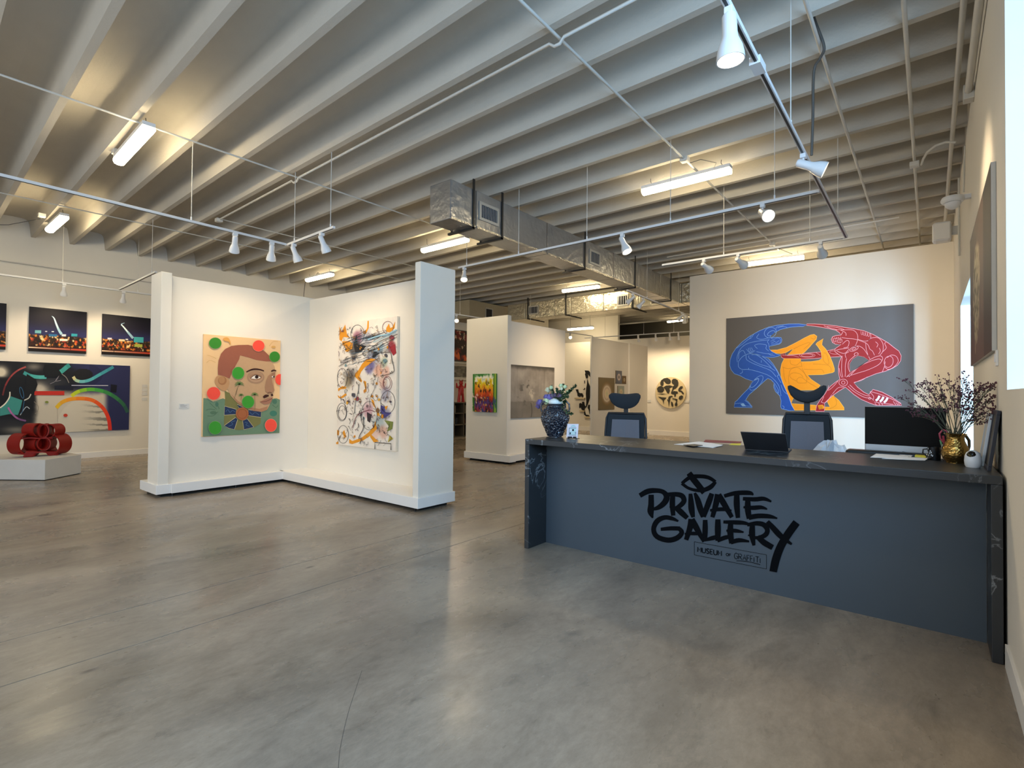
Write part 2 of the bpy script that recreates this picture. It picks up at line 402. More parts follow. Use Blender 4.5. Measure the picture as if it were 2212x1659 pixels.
partition((-7.7, 15, 0), 'far partition hung with four concentric ring canvases behind the first chair',
    [(-7.622, 13.07, .17, -7.582, 13.2, 3.14)],
    [(-7.70, 13.2, .17, -7.6, 15.45, 3.12), (-7.9, 15.45, .17, -7.55, 16.8, 3.12)],
    [(-7.70, 13.04, .045, -7.5, 16.85, .18)],
    [(-7.68, 13.1, 0, -7.58, 16.75, .045)], [(-7.6, 13.08), (-7.55, 16.8)])

# ================================================================== DUCTS
d1 = thing('air_duct', 'foil-wrapped rectangular duct running away under the joists toward the back', 'air duct', (-5.33, 9, 3.885), 'ceiling air ducts')
ys = [4.98, 5.5, 6.1, 7.3, 8.5, 9.7, 10.9, 12.1, 13.4]
for a, b in zip(ys, ys[1:]): build(Box(-5.54, a+.007, 3.885, -5.12, b-.007, 4.43), 'duct_section', foil_m, d1, bevel=.012)
edge_m = mat('bright_foil_tape', '#d8d2c4', .25, metal=.8, bump=.6, bscale=30)
for a, b in zip(ys[:-1], ys[1:]): build(Box(-5.121, a+.02, 3.882, -5.112, b-.02, 3.91), 'edge_tape', edge_m, d1)
build(Box(-5.535, 5.0, 3.89, -5.125, 13.39, 4.425), 'duct_seam', mat('foil_tape', '#4f4c46', .5, metal=.3), d1)
def strap(y, x0=-5.54, x1=-5.12):
    build(MB().box(x1+.004, y-.02, 3.85, x1+.016, y+.02, 4.57).box(x0-.016, y-.02, 3.85, x0-.004, y+.02, 4.57).box(x0-.08, y-.02, 3.845, x1+.016, y+.02, 3.875), 'hanger_strap', dkgrey_m, d1)
for y in (5.44, 6.08, 8.54, 10.7, 12.75): strap(y)
lou_m = mat('grey_louvre', '#8f9298', .4, metal=.3); void_m = mat('dark_vent_void', '#1b1d20', .8)
def register(par, o, ax, w, h, nl=9):
    """o: lower corner on the duct face, ax: 'Y' for faces looking +X, 'X' for faces looking -Y"""
    def bx(a0, b0, a1, b1, d0, d1):
        return Box(o[0]+d0, o[1]+a0, o[2]+b0, o[0]+d1, o[1]+a1, o[2]+b1) if ax == 'Y' else Box(o[0]+a0, o[1]-d1, o[2]+b0, o[0]+a1, o[1]-d0, o[2]+b1)
    fr = bx(-.04, -.04, w+.04, 0, 0, .015)
    for q in (bx(-.04, h, w+.04, h+.04, 0, .015), bx(-.04, 0, 0, h, 0, .015), bx(w, 0, w+.04, h, 0, .015)): fr.add(q.v, q.f)
    r = build(fr, 'register', mat('register_frame', '#b9b7b0', .4, metal=.3), par)
    build(bx(0, 0, w, h, .001, .004), 'vent_opening', void_m, r)
    for i in range(nl): build(bx(w*(i+.2)/nl, .003, w*(i+.55)/nl, h-.003, .004, .014), 'louvre', lou_m, r)
register(d1, (-5.118, 5.60, 4.06), 'Y', .36, .19, 10)
register(d1, (-5.118, 8.75, 4.05), 'Y', .34, .2, 6)
d2 = thing('air_duct', 'crinkled shiny foil duct crossing the far end of the room', 'air duct', (-7, 13.6, 3.9), 'ceiling air ducts')
xs = [-11.0, -10.26, -9.1, -8.52, -7.4, -6.29, -5.1, -3.9]
for a, b in zip(xs, xs[1:]): build(Box(a+.004, 13.41, 3.895, b-.004, 13.95, 4.42), 'duct_section', foil2_m, d2, bevel=.015)
build(Box(-10.99, 13.42, 3.9, -3.92, 13.94, 4.415), 'duct_seam', M['foil_tape'], d2)
for x in (-9.95, -8.5, -6.3): build(MB().box(x-.2, 13.37, 3.87, x-.16, 14.3, 3.9).box(x-.2, 13.375, 3.87, x-.16, 13.4, 4.57), 'hanger_strap', dkgrey_m, d2)
register(d2, (-10.08, 13.40, 4.05), 'X', .33, .2, 5)
register(d2, (-6.92, 13.40, 4.02), 'X', .28, .24, 4)
d3 = thing('air_duct', 'beige duct box with dark square opening above the shelf wall', 'air duct', (-12.2, 13, 3.9), 'ceiling air ducts')
build(Box(-12.6, 12.2, 3.9, -11.6, 14.6, 4.5), 'duct_section', mat('beige_duct_paint', '#a89e86', .6), d3, bevel=.01)
register(d3, (-11.6, 13.0, 4.0), 'Y', .3, .3, 0)
pipe = lambda pts, r, label, cat='conduit', grp=None, m=pipe_m, name='conduit_pipe': tag(build(MB().path(pts, r, 8), name, m, smooth=True), label, cat, grp)
pipe([(-14.2, 19.2, 4.3), (-4, 19.0, 4.3)], .03, 'thin pipe crossing the dark upper void at the far end')

# ================================================================== CEILING TUBES (wraparound fixtures)
def tube(p0, p1, label, i):
    p0, p1 = Vector(p0), Vector(p1); d = (p1-p0); L = d.length; ang = math.atan2(d.y, d.x); mid = (p0+p1)/2
    t = thing('ceiling_light', label, 'ceiling light', tuple(mid), 'lit tube lights hung under the joists')
    m = Matrix.Translation(mid) @ Matrix.Rotation(ang, 4, 'Z')
    build(MB().box(-L/2, -.062, .03, L/2, .062, .075).xf(m), 'housing', lampw_m, t)
    pr = [(-.062, .03), (-.066, 0), (-.05, -.03), (-.02, -.042), (.02, -.042), (.05, -.03), (.066, 0), (.062, .03)]
    q = MB(); k = len(pr)
    for x in (-L/2+.004, L/2-.004): q.v += [Vector((x, a, b)) for a, b in pr]
    q.f = [(i2, (i2+1) % k, k+(i2+1) % k, k+i2) for i2 in range(k)]+[tuple(range(k)), tuple(range(k, 2*k))[::-1]]; q.mi = [0]*len(q.f)
    build(q.xf(m), 'diffuser', tube_m, t)
    for x in (-L/2+.12, L/2-.12):
        build(MB().path([(x, 0, .07), (x+.01, .006, .1), (x-.006, 0, .13), (x, -.005, 4.58-mid.z)], .004, 6).xf(m), 'hanging_chain', dkgrey_m, t)
for i, (a, b, z, lab) in enumerate([
    ((257, 350), (322, 278), 4.42, 'tube light nearest the camera at upper left'),
    ((107, 498), (139, 470), 4.42, 'small tube light at far left near the left wall'),
    ((914, 542), (1009, 518), 4.36, 'tube light directly left of the duct end above the white column'),
    ((664, 606), (717, 593), 4.42, 'tube light peeking just above the inner corner of the corner partition'),
    ((1389, 416), (1579, 368), 4.41, 'longest looking tube light right of the foil duct'),
    ((1216, 629), (1294, 619), 4.44, 'tube light just below the middle of the foil duct'),
    ((985, 662), (1025, 656), 4.42, 'tube light half hidden behind the white column'),
    ((1227, 712), (1281, 708), 4.0, 'distant tube light below the crinkled duct'),
    ((1605, 572), (1737, 556), 4.42, 'tube light right above the wall of the wrestling figures mural'),
    ((1443, 695), (1475, 691), 4.42, 'farthest tube light behind the cluster of spotlights')]):
    tube(onZ(*a, z), onZ(*b, z), lab, i)

# ================================================================== TRACKS AND SPOTLIGHTS
ZK = 3.58
def track(p0, p1, label, rods, name='light_track'):
    p0, p1 = Vector(p0), Vector(p1); d = p1-p0; L = d.length; ang = math.atan2(d.y, d.x)
    t = thing(name, label, 'light track', tuple((p0+p1)/2), 'suspended white light tracks')
    m = Matrix.Translation(p0) @ Matrix.Rotation(ang, 4, 'Z')
    build(MB().box(0, -.018, -.012, L, .018, .018).xf(m), 'rail', track_m, t, bevel=.002)
    build(MB().box(.02, -.008, -.014, L-.02, .008, -.011).xf(m), 'slot', slot_m, t)
    for f in rods:
        q = p0+d*f; ph = (q.y-SK*q.x-2.265) % .6096; rd = build(MB().tube(q, (q.x, q.y, 4.6 if min(ph, .6096-ph) < .04 else 4.93), .0045, 6), 'hanger_rod', pipe_m, t)
        build(MB().tube(q, (q.x, q.y, q.z+.06), .009, 8), 'coupler', lampw_m, rd)
    return t
def tv(x, y): return onZ(x, y, ZK)
A0, A1 = Vector((-.83, 1.2, ZK)), Vector((-.852, 8.03, ZK))
track(A0, A1, 'nearest track running toward the mural wall at upper right', [.48, .88])
track((-6.15, 6.2, ZK), (-.87, 6.05, ZK), 'long track crossing in front of the foil duct', [.035, .246, .475, .70, .92])
track((-3.37, 8.04, ZK), (-.872, 8.03, ZK), 'track crossing in front of the mural wall', [.385, .84])
track((-7.06, .3, ZK), (-7.16, 3.73, ZK), 'long track at left pointing to the corner partition', [.64])
track((-7.14, 3.75, ZK), (-5.9, 3.70, ZK), 'short track above the inner corner of the corner partition', [.15, .93])
track((-13.25, .2, ZK), (-13.45, 6.5, ZK), 'track along the left wall above the night skyline canvases', [.35, .55])
track((-13.2, 3.3, ZK), (-10.7, 3.2, ZK), 'short track ending above the left post of the corner partition', [.9])
track((-4.76, 9.6, ZK), (-5.06, 15.0, ZK), 'far track receding below the right side of the duct', [.2, .6])
track((-10.2, 17.05, ZK), (-5.9, 17.15, ZK), 'distant track in front of the round art on the back wall', [.2, .55, .8])
track((-10.0, 7.2, ZK), (-9.6, 16.6, ZK), 'distant track over the black silhouette pieces, left of the duct', [.3, .62])
build(MB().box(-.875, 3.42, 3.555, -.81, 3.56, 3.605), 'joiner', track_m, bpy.data.objects['light_track'])
def lamp(p, tgt, label, power=None, lit=True, hs=1.0, blend=1, cone=80):
    p = Vector(p); tgt = Vector(tgt); piv = p-Vector((0, 0, .10)); d = (tgt-piv).normalized()
    t = thing('track_spotlight', label, 'spotlight', tuple(p), 'white track spotlights')
    build(MB().box(p.x-.022, p.y-.03, p.z-.05, p.x+.022, p.y+.03, p.z-.012), 'adapter', lampw_m, t, bevel=.004)
    build(MB().tube(p-Vector((0, 0, .045)), piv, .009, 8), 'arm', lampw_m, t)
    s = hs; pr = [(.0, -.05), (.022, -.048), (.03, -.035), (.031, .04), (.034, .06), (.05, .1), (.056, .13), (.058, .155), (.054, .155), (.05, .13), (.03, .1)]
    build(MB().lathe([(r*s, z*s) for r, z in pr], piv, 20, axis=d, cap=(False, True)), 'housing', lampw_m, t, smooth=True)
    build(MB().lathe([(.001, .112*s), (.041*s, .112*s), (.044*s, .124*s), (.028*s, .133*s), (.001, .136*s)], piv, 18, axis=d), 'bulb', bulb_m if lit else lampw_m, t, smooth=True)
    if power:
        l = bpy.data.lights.new('lamp_beam', 'SPOT'); l.energy = power; l.color = WARM; l.spot_size = R(cone); l.spot_blend = blend; l.shadow_soft_size = .05
        o = bpy.data.objects.new('lamp_beam', l); C.objects.link(o); o.parent = t; o.location = piv+d*.17-p
        o.rotation_euler = d.to_track_quat('-Z', 'Y').to_euler()
W = SPOT_W
lamp((-.83, 2.86, ZK), (-.75, 2.95, 0), 'nearest spotlight hanging almost straight down at the top of the picture', W*.7, hs=1.25)
lamp((-.842, 5.0, ZK), (.33, 5.3, 2.9), 'spotlight on the nearest track turned toward the dark canvas on the right wall', W*.5, hs=1.15)
lamp((-1.41, 6.06, ZK), (-.1, 4.2, 2.1), 'glaring spotlight facing the camera near the track corner', W*.35, hs=1.15)
lamp((-3.1, 6.11, ZK), (-2.0, 5.9, 1.2), 'spotlight in the middle of the long crossing track', W*.5, hs=1.15)
lamp((-6.02, 6.2, ZK), (-4.9, 4.9, .6), 'spotlight just beside the top of the white column', W*.3)
for x, tx, q in ((-2.7, -1.9, 'left'), (-2.2, -1.2, 'middle'), (-1.145, -1.2, 'right')):
    lamp((x, 8.035, ZK), (tx, 12.1, 2.3), q+' one of the three spotlights in front of the mural wall', W*.75, lit=False, cone=100, hs=1.15)
lamp((-7.13, 3.02, ZK), (-8.4, 3.45, 1.6), 'spotlight on the left track farthest from the short track', W*.30, lit=False, cone=110, hs=1.1)
lamp((-7.15, 3.52, ZK), (-8.4, 4.0, 1.2), 'spotlight on the left track next to the short track', W*.30, lit=False, cone=110, hs=1.1)
lamp((-6.97, 3.745, ZK), (-7.0, 4.8, 1.2), 'left spotlight on the short track over the corner partition', W*.30, lit=False, cone=110, hs=1.1)
lamp((-6.2, 3.71, ZK), (-6.3, 4.8, 1.5), 'right spotlight on the short track over the corner partition', W*.30, lit=False, cone=110, hs=1.1)
for y, q in ((.9, 'leftmost'), (2.43, 'left'), (3.4, 'right')):  # leftmost lamp is out of view, added to light the cut canvas
    lamp((-13.32, y, ZK), (-14.24, y+.15, 1.9), q+' spotlight on the left wall track above the skylines', W*.42, lit=False, cone=120)
for i, (y, tx, ty, tz, q) in enumerate(((9.9, -6.9, 9.6, 1.8, 'nearest'), (10.5, -6.9, 10.3, 1.5, 'second'), (12.9, -7.5, 14.5, 1.7, 'third'), (13.2, -5.5, 15, 0, 'fourth'), (13.5, -7.3, 18, 1.8, 'last'))):
    lamp((-4.78-.05*i, y, ZK), (tx, ty, tz), q+' spotlight along the far receding track', W*.85)
for x, q in ((-8.04, 'leftmost'), (-7.4, 'second'), (-6.9, 'third'), (-6.6, 'rightmost')):
    lamp((x, 17.05+(x+10.2)*.0233, ZK), (x, 18.1, 1.3), q+' of the distant spotlights in front of the back wall', W*.42, lit=False, cone=120)
lamp((-9.67, 15.2, ZK), (-8, 13, 1.7), 'round glaring far spotlight over the black silhouette pieces', W*.3)
lamp((-9.7, 14.4, ZK), (-10.6, 18, 1.6), 'unlit looking far spotlight next to the round glare', W*1.1, lit=False)
lamp((-9.89, 9.9, ZK), (-8.2, 8.4, 1.8), 'glaring spotlight glimpsed between column and second partition', W*.3)
lamp((-10.0, 7.4, ZK), (-8.0, 8.4, 1.6), 'spotlight on the distant track aimed at the small multicoloured canvas', W*.5)  # out of sight behind the column, added to light the small canvas

# ================================================================== CONDUITS AND CABLES
pz = 4.545
g1 = 'painted conduits along the ceiling'
pipe([(-2.47, -1, pz), (-2.47, 12, pz)], .014, 'painted conduit crossing the joists above the long tube light', grp=g1)
pipe([(-.742, -1, pz), (-.742, 13.3, pz)], .016, 'painted conduit crossing the joists behind the nearest track', grp=g1)
pipe([(-.15, -1, pz), (-.15, 13.3, pz)], .018, 'painted conduit with junction box near the right wall', grp=g1)
pipe([(.21, -1, pz), (.21, 13.3, pz)], .022, 'painted pipe along the corner of ceiling and right wall', grp=g1)
pipe([(.29, -1, 4.4), (.29, 6.6, 4.4)], .028, 'thick pipe high on the right wall ending in a box', grp=g1)
pipe([(-7.03, .2, pz), (-7.04, 9.5, pz)], .012, 'painted conduit running from the nearest left tube light', grp=g1)
pipe([(-11.3, .5, pz), (-11.2, 9.5, pz)], .010, 'thin conduit running from the far left tube light', grp=g1)
gy = lambda x: 3.57+SK*x
pts = [(.3, gy(.3), 4.512), (-2.40, gy(-2.4), 4.512), (-2.44, gy(-2.4), 4.47), (-2.50, gy(-2.5), 4.47), (-2.55, gy(-2.5), 4.512), (-6.95, gy(-7), 4.512), (-7.0, gy(-7), 4.47), (-7.08, gy(-7), 4.47), (-7.13, gy(-7), 4.512), (-9.75, gy(-9.75), 4.512)]
pipe(pts, .014, 'long white conduit following one joist with small jogs at the crossings', grp=g1)
pipe([(-9.8, 3.87, 4.53), (-9.7, 9.5, 4.53)], .01, 'thin conduit leading away from the end of the long joist conduit', grp=g1)
pipe([(-14.2, .3, 4.0), (-14.2, 9, 4.0)], .01, 'thin conduit running along the upper left wall', grp=g1)
pipe([(-4.5, 11.0, 4.51), (-.4, 10.85, 4.51)], .014, 'conduit parallel to the joists above the mural wall', grp=g1)
b = Vector((-.1, 8.46, 4.5)); 
pipe([(-.08, 8.46, 4.48), (-.06, 8.3, 4.49), (-.02, 8.12, 4.5), (.06, 7.97, 4.5), (.15, 7.9, 4.49), (.24, 7.9, 4.46)], .014, 'short bent conduit arching to the right wall corner', grp=g1)
for p, lab in (((-8.15, 1.98, 4.55), 'junction box beside the nearest left tube light'), ((-12.2, 1.9, 4.55), 'junction box above the far left tube light'), ((-2.47, 6.6, 4.54), 'junction box above the long tube light'), ((-.15, 8.46, 4.5), 'junction box below the bent conduit'), ((-9.8, 3.87, 4.5), 'junction box at the end of the joist conduit'), ((-2.47, 11.4, 4.54), 'junction box above the mural wall tube light')):
    x, y, z = p; bx = build(MB().box(x-.05, y-.05, z-.03, x+.05, y+.05, z+.03), 'junction_box', pipe_m, bevel=.004)
    tag(bx, lab, 'junction box', 'ceiling junction boxes'); build(MB().box(x-.035, y-.035, z-.034, x+.035, y+.035, z-.03), 'cover', pipe_m, bx)
dark_cable = mat('dark_grey_flexible_cable', '#55534f', .6)
p = [(1745, 0), (1762, 50), (1780, 101), (1772, 125), (1758, 155), (1756, 250), (1753, 336)]; zz = [4.5, 4.45, 4.3, 4.2, 4.1, 3.85, 3.62]
pipe(crom([tuple(onY(x, y, 5.0+.05*i)) for i, (x, y) in enumerate(p)], 6), .012, 'dark flexible cable drooping to the nearest track', 'cable', m=dark_cable, name='power_cable')
pipe([(-2.42, 6.65, 4.5), (-2.3, 6.7, 4.53), (-2.15, 6.85, 4.5), (-2.25, 7.0, 4.44), (-2.5, 6.98, 4.43)], .005, 'thin cord looping from junction box to the long tube light', 'cable', 'loose light cords', dark_cable, 'power_cable')
pipe([(-12.25, 1.9, 4.5), (-13.2, 1.6, 4.5), (-14.2, .8, 4.5)], .006, 'thin dark cord leading left from the far left tube light', 'cable', 'loose light cords', dark_cable, 'power_cable')
pipe([(-2.45, 11.5, 4.5), (-2.2, 11.9, 4.4), (-2.4, 12.3, 4.5), (-2.7, 12.38, 4.47)], .005, 'thin cord looping above the mural wall tube light', 'cable', 'loose light cords', dark_cable, 'power_cable')
pipe([(-12.2, 7.35, 4.45), (-12.35, 7.3, 4.56), (-12.6, 7.35, 4.5), (-13.5, 7.6, 4.5), (-13.6, 7.62, 4.2), (-13.6, 7.62, 3.0)], .008, 'dark cord dropping behind the corner partition', 'cable', 'loose light cords', dark_cable, 'power_cable')
# right wall hardware
t = thing('wall_speaker', 'white box speaker on a bracket above the mural wall end', 'speaker', (.14, 9.9, 3.75))
build(MB().box(.03, 9.8, 3.77, .25, 10.0, 4.06), 'cabinet', lampw_m, t, bevel=.04)
build(MB().box(.05, 9.79, 3.8, .23, 9.8, 4.03), 'grille', trim_m, t, bevel=.003)
build(MB().box(.25, 9.87, 3.86, .335, 9.93, 3.98), 'bracket', pipe_m, t)
t = thing('dome_camera', 'small white dome security camera on a wall arm', 'camera', (.2, 8.1, 3.95))
q = onX(2058, 432, .19)
build(MB().lathe([(.0, .03), (.09, .03), (.1, .01), (.1, -.01), (.085, -.03)], q, 20), 'mount', lampw_m, t, smooth=True)
build(MB().ball(q-Vector((0, 0, .03)), .07, .07, .07, 16), 'dome', lampw_m, t, smooth=True)
build(MB().box(q.x, q.y-.03, q.z-.01, .335, q.y+.03, q.z+.03), 'arm', lampw_m, t)
pipe([(.31, 9.2, 4.45), (.31, 9.2, 3.4)], .012, 'vertical white conduit dropping on the right wall', grp='conduits on the right wall')
pipe([(.32, 7.9, 4.4), (.32, 8.2, 3.95)], .008, 'thin slanting cord from the pipe to the dome camera', 'cable')
tag(build(MB().box(.255, 6.5, 4.33, .335, 6.62, 4.47), 'conduit_box', pipe_m, bevel=.005), 'white box ending the thick pipe high on the right wall', 'junction box')
sw = build(MB().box(.323, 4.45, 1.70, .335, 4.53, 1.80), 'wall_switch', trim_m, bevel=.003); tag(sw, 'small white switch plate below the dark canvas on the right wall', 'switch')
build(MB().box(.317, 4.475, 1.725, .323, 4.505, 1.775), 'rocker', lampw_m, sw)

# ================================================================== RECEPTION DESK
DX0, DX1, DY0, DY1, DZ = -3.07, .318, 4.03, 4.88, 1.055
desk = thing('reception_desk', 'long slate blue reception desk with dark veined stone top and black lettering', 'desk', ((DX0+DX1)/2, 4.45, 0))
build(Box(DX0, DY0, DZ-.05, DX1, DY1, DZ), 'countertop', stone_m, desk, bevel=.003)
build(Box(DX0, DY0, 0, DX0+.05, DY1, DZ-.051), 'side_panel', stone_m, desk, bevel=.003)
build(Box(DX1-.05, DY0, 0, DX1, DY1, DZ-.051), 'side_panel', stone_m, desk, bevel=.003)
front_m = mat('slate_blue_paint', '#414c56', .55, noise=.03)
build(Box(DX0+.052, 4.322, .0, DX1-.052, 4.345, DZ-.051), 'front_panel', front_m, desk)
wk = thing('side_table', 'low grey work table behind the right end of the desk under the monitor', 'table', (-.13, 5.15, 0))
build(Box(-.56, DY1+.01, .71, .3, 5.42, .75), 'table_top', mat('work_surface_grey', '#53575b', .5), wk, bevel=.003)
for x in (-.54, .26):
    for y in (4.92, 5.38): build(Box(x, y, 0, x+.03, y+.03, .71), 'leg', dkgrey_m, wk)
INK = '#0b0d10'; mat('paint_0b0d10', INK, .85, noise=.02, spec=.05)
a = Art((1340, 1000, 5.027), lambda x, y: onY(x, y, 4.3205), (0, -1, 0), .0008, .00006)
logo = [
 [(668,222,30),(760,155,38),(870,145,38),(960,160,36),(1034,205,30)], [(1034,205,30),(980,262,45),(900,295,40),(810,295,30),(730,268,28),(668,222,30)],
 [(745,110,55),(800,185,60),(912,322,56)],
 [(212,355,45),(300,308,52),(400,300,45),(470,318,45),(505,370,58),(480,430,56),(420,480,46),(360,500,28),(305,492,14)], [(335,345,50),(335,450,55),(330,530,60),(352,598,14)],
 [(488,345,36),(600,340,44),(670,358,50),(692,410,48),(660,455,46),(600,490,35),(535,475,14)], [(570,350,46),(565,450,52),(575,572,40)], [(600,480,46),(660,535,56),(728,598,42)],
 [(762,333,34),(768,420,52),(775,510,58),(792,590,34)],
 [(808,325,24),(840,400,52),(870,500,58),(902,586,44)], [(995,332,46),(960,430,56),(902,584,46)],
 [(1060,340,56),(1040,440,56),(1000,590,40)], [(1065,345,56),(1130,450,56),(1212,590,40)], [(975,515,24),(1100,502,38),(1208,515,14)],
 [(1128,360,34),(1250,328,42),(1400,325,42),(1445,348,14)], [(1265,335,50),(1265,450,58),(1278,597,40)],
 [(1332,388,34),(1460,395,42),(1560,388,38),(1640,420,18)], [(1385,390,48),(1385,500,58),(1400,605,46)], [(1338,480,20),(1440,487,42),(1530,482,36),(1595,502,14)], [(1395,592,48),(1500,575,46),(1620,580,40),(1705,602,14)],
 [(630,632,18),(560,602,38),(480,592,44),(400,632,50),(362,720,46),(400,800,48),(520,838,50),(620,812,50),(668,755,46),(640,712,38)], [(440,720,30),(550,710,40),(650,712,40)],
 [(770,608,52),(758,700,56),(715,835,42)], [(775,612,56),(830,710,56),(908,855,28)], [(700,770,18),(800,765,36),(890,775,14)],
 [(922,618,42),(922,720,52),(918,835,46)], [(905,842,20),(1000,815,42),(1060,800,36)], [(1060,612,48),(1060,720,58),(1060,845,46)], [(1055,845,34),(1130,812,42),(1190,800,34)],
 [(1120,640,28),(1250,645,42),(1340,650,36),(1405,668,22)], [(1200,650,46),(1195,750,58),(1210,872,46)], [(1152,735,20),(1250,735,38),(1340,752,14)], [(1200,862,40),(1290,838,42),(1400,852,18)],
 [(1378,672,32),(1480,655,42),(1560,672,48),(1598,730,46),(1570,785,46),(1480,812,32),(1388,782,14)], [(1435,680,48),(1432,780,58),(1452,895,28)], [(1490,800,44),(1560,862,56),(1655,918,52)],
 [(1598,635,38),(1660,705,52),(1750,800,52),(1862,882,20)], [(1915,645,74),(1830,760,76),(1745,900,76),(1692,1040,78),(1660,1180,72)]]
for s_ in logo: a.stroke([(x, y, w_*1.13) for x, y, w_ in s_], 40, INK)
a.up()
for q in ([(805,855),(1588,997)], [(1588,997),(1588,1150)], [(1588,1150),(805,997)], [(805,997),(805,855)]): a.stroke(q, 4, INK, sm=0, up=False)
def skl(x, y, s_=1): return (x, y)   # letters below follow the slant of the sign
# MUSEUM OF as simple strokes in a slanted frame
def letters(txt, x0, y0, wd, h, sw, slope):
    G_ = {'M': [[(0,1),(0,0),(.5,.62),(1,0),(1,1)]], 'U': [[(0,0),(0,.65),(.2,.97),(.5,1),(.8,.97),(1,.65),(1,0)]], 'S': [[(.95,.14),(.6,0),(.2,.05),(.05,.27),(.4,.47),(.85,.62),(.95,.82),(.6,1),(.2,.98),(0,.85)]],
          'E': [[(1,0),(0,0),(0,1),(1,1)], [(0,.5),(.85,.5)]], 'O': [[(.5,0),(.12,.15),(0,.5),(.12,.85),(.5,1),(.88,.85),(1,.5),(.88,.15),(.5,0)]], 'F': [[(1,0),(0,0),(0,1)], [(0,.5),(.85,.5)]],
          'G': [[(1,.15),(.6,-.02),(.15,.15),(0,.55),(.2,.95),(.7,1),(1,.8),(1,.55),(.6,.55)]], 'R': [[(0,1),(0,0),(.7,.02),(1,.25),(.7,.5),(0,.52)], [(.4,.5),(1,1)]], 'A': [[(0,1),(.5,0),(1,1)], [(.2,.62),(.85,.62)]],
          'I': [[(.3,.2),(.3,1)]], 'T': [[(-.1,0),(1.1,0)], [(.5,0),(.5,1)]], ' ': []}
    x = x0
    for c in txt:
        ww = wd*(.3 if c == 'I' else .72 if c in 'SEF' else 1)
        for g in G_[c]: a.stroke([(x+u*ww, y0+(x+u*ww-x0)*slope+v*h) for u, v in g], sw, INK, sm=3 if c in 'USOG' else 0, up=False)
        x += ww+wd*.34
letters('MUSEUM', 842, 912, 36, 52, 9, .17)
letters('OF', 1150, 978, 25, 28, 6, .15)
letters('GRAFFITI', 1240, 975, 34, 62, 6, .17)
a.stroke([(1262,1062),(1350,1066),(1440,1082),(1520,1104)], 6, INK, up=False)
o = a.done('lettering', desk, 'black painted sign on the desk front')

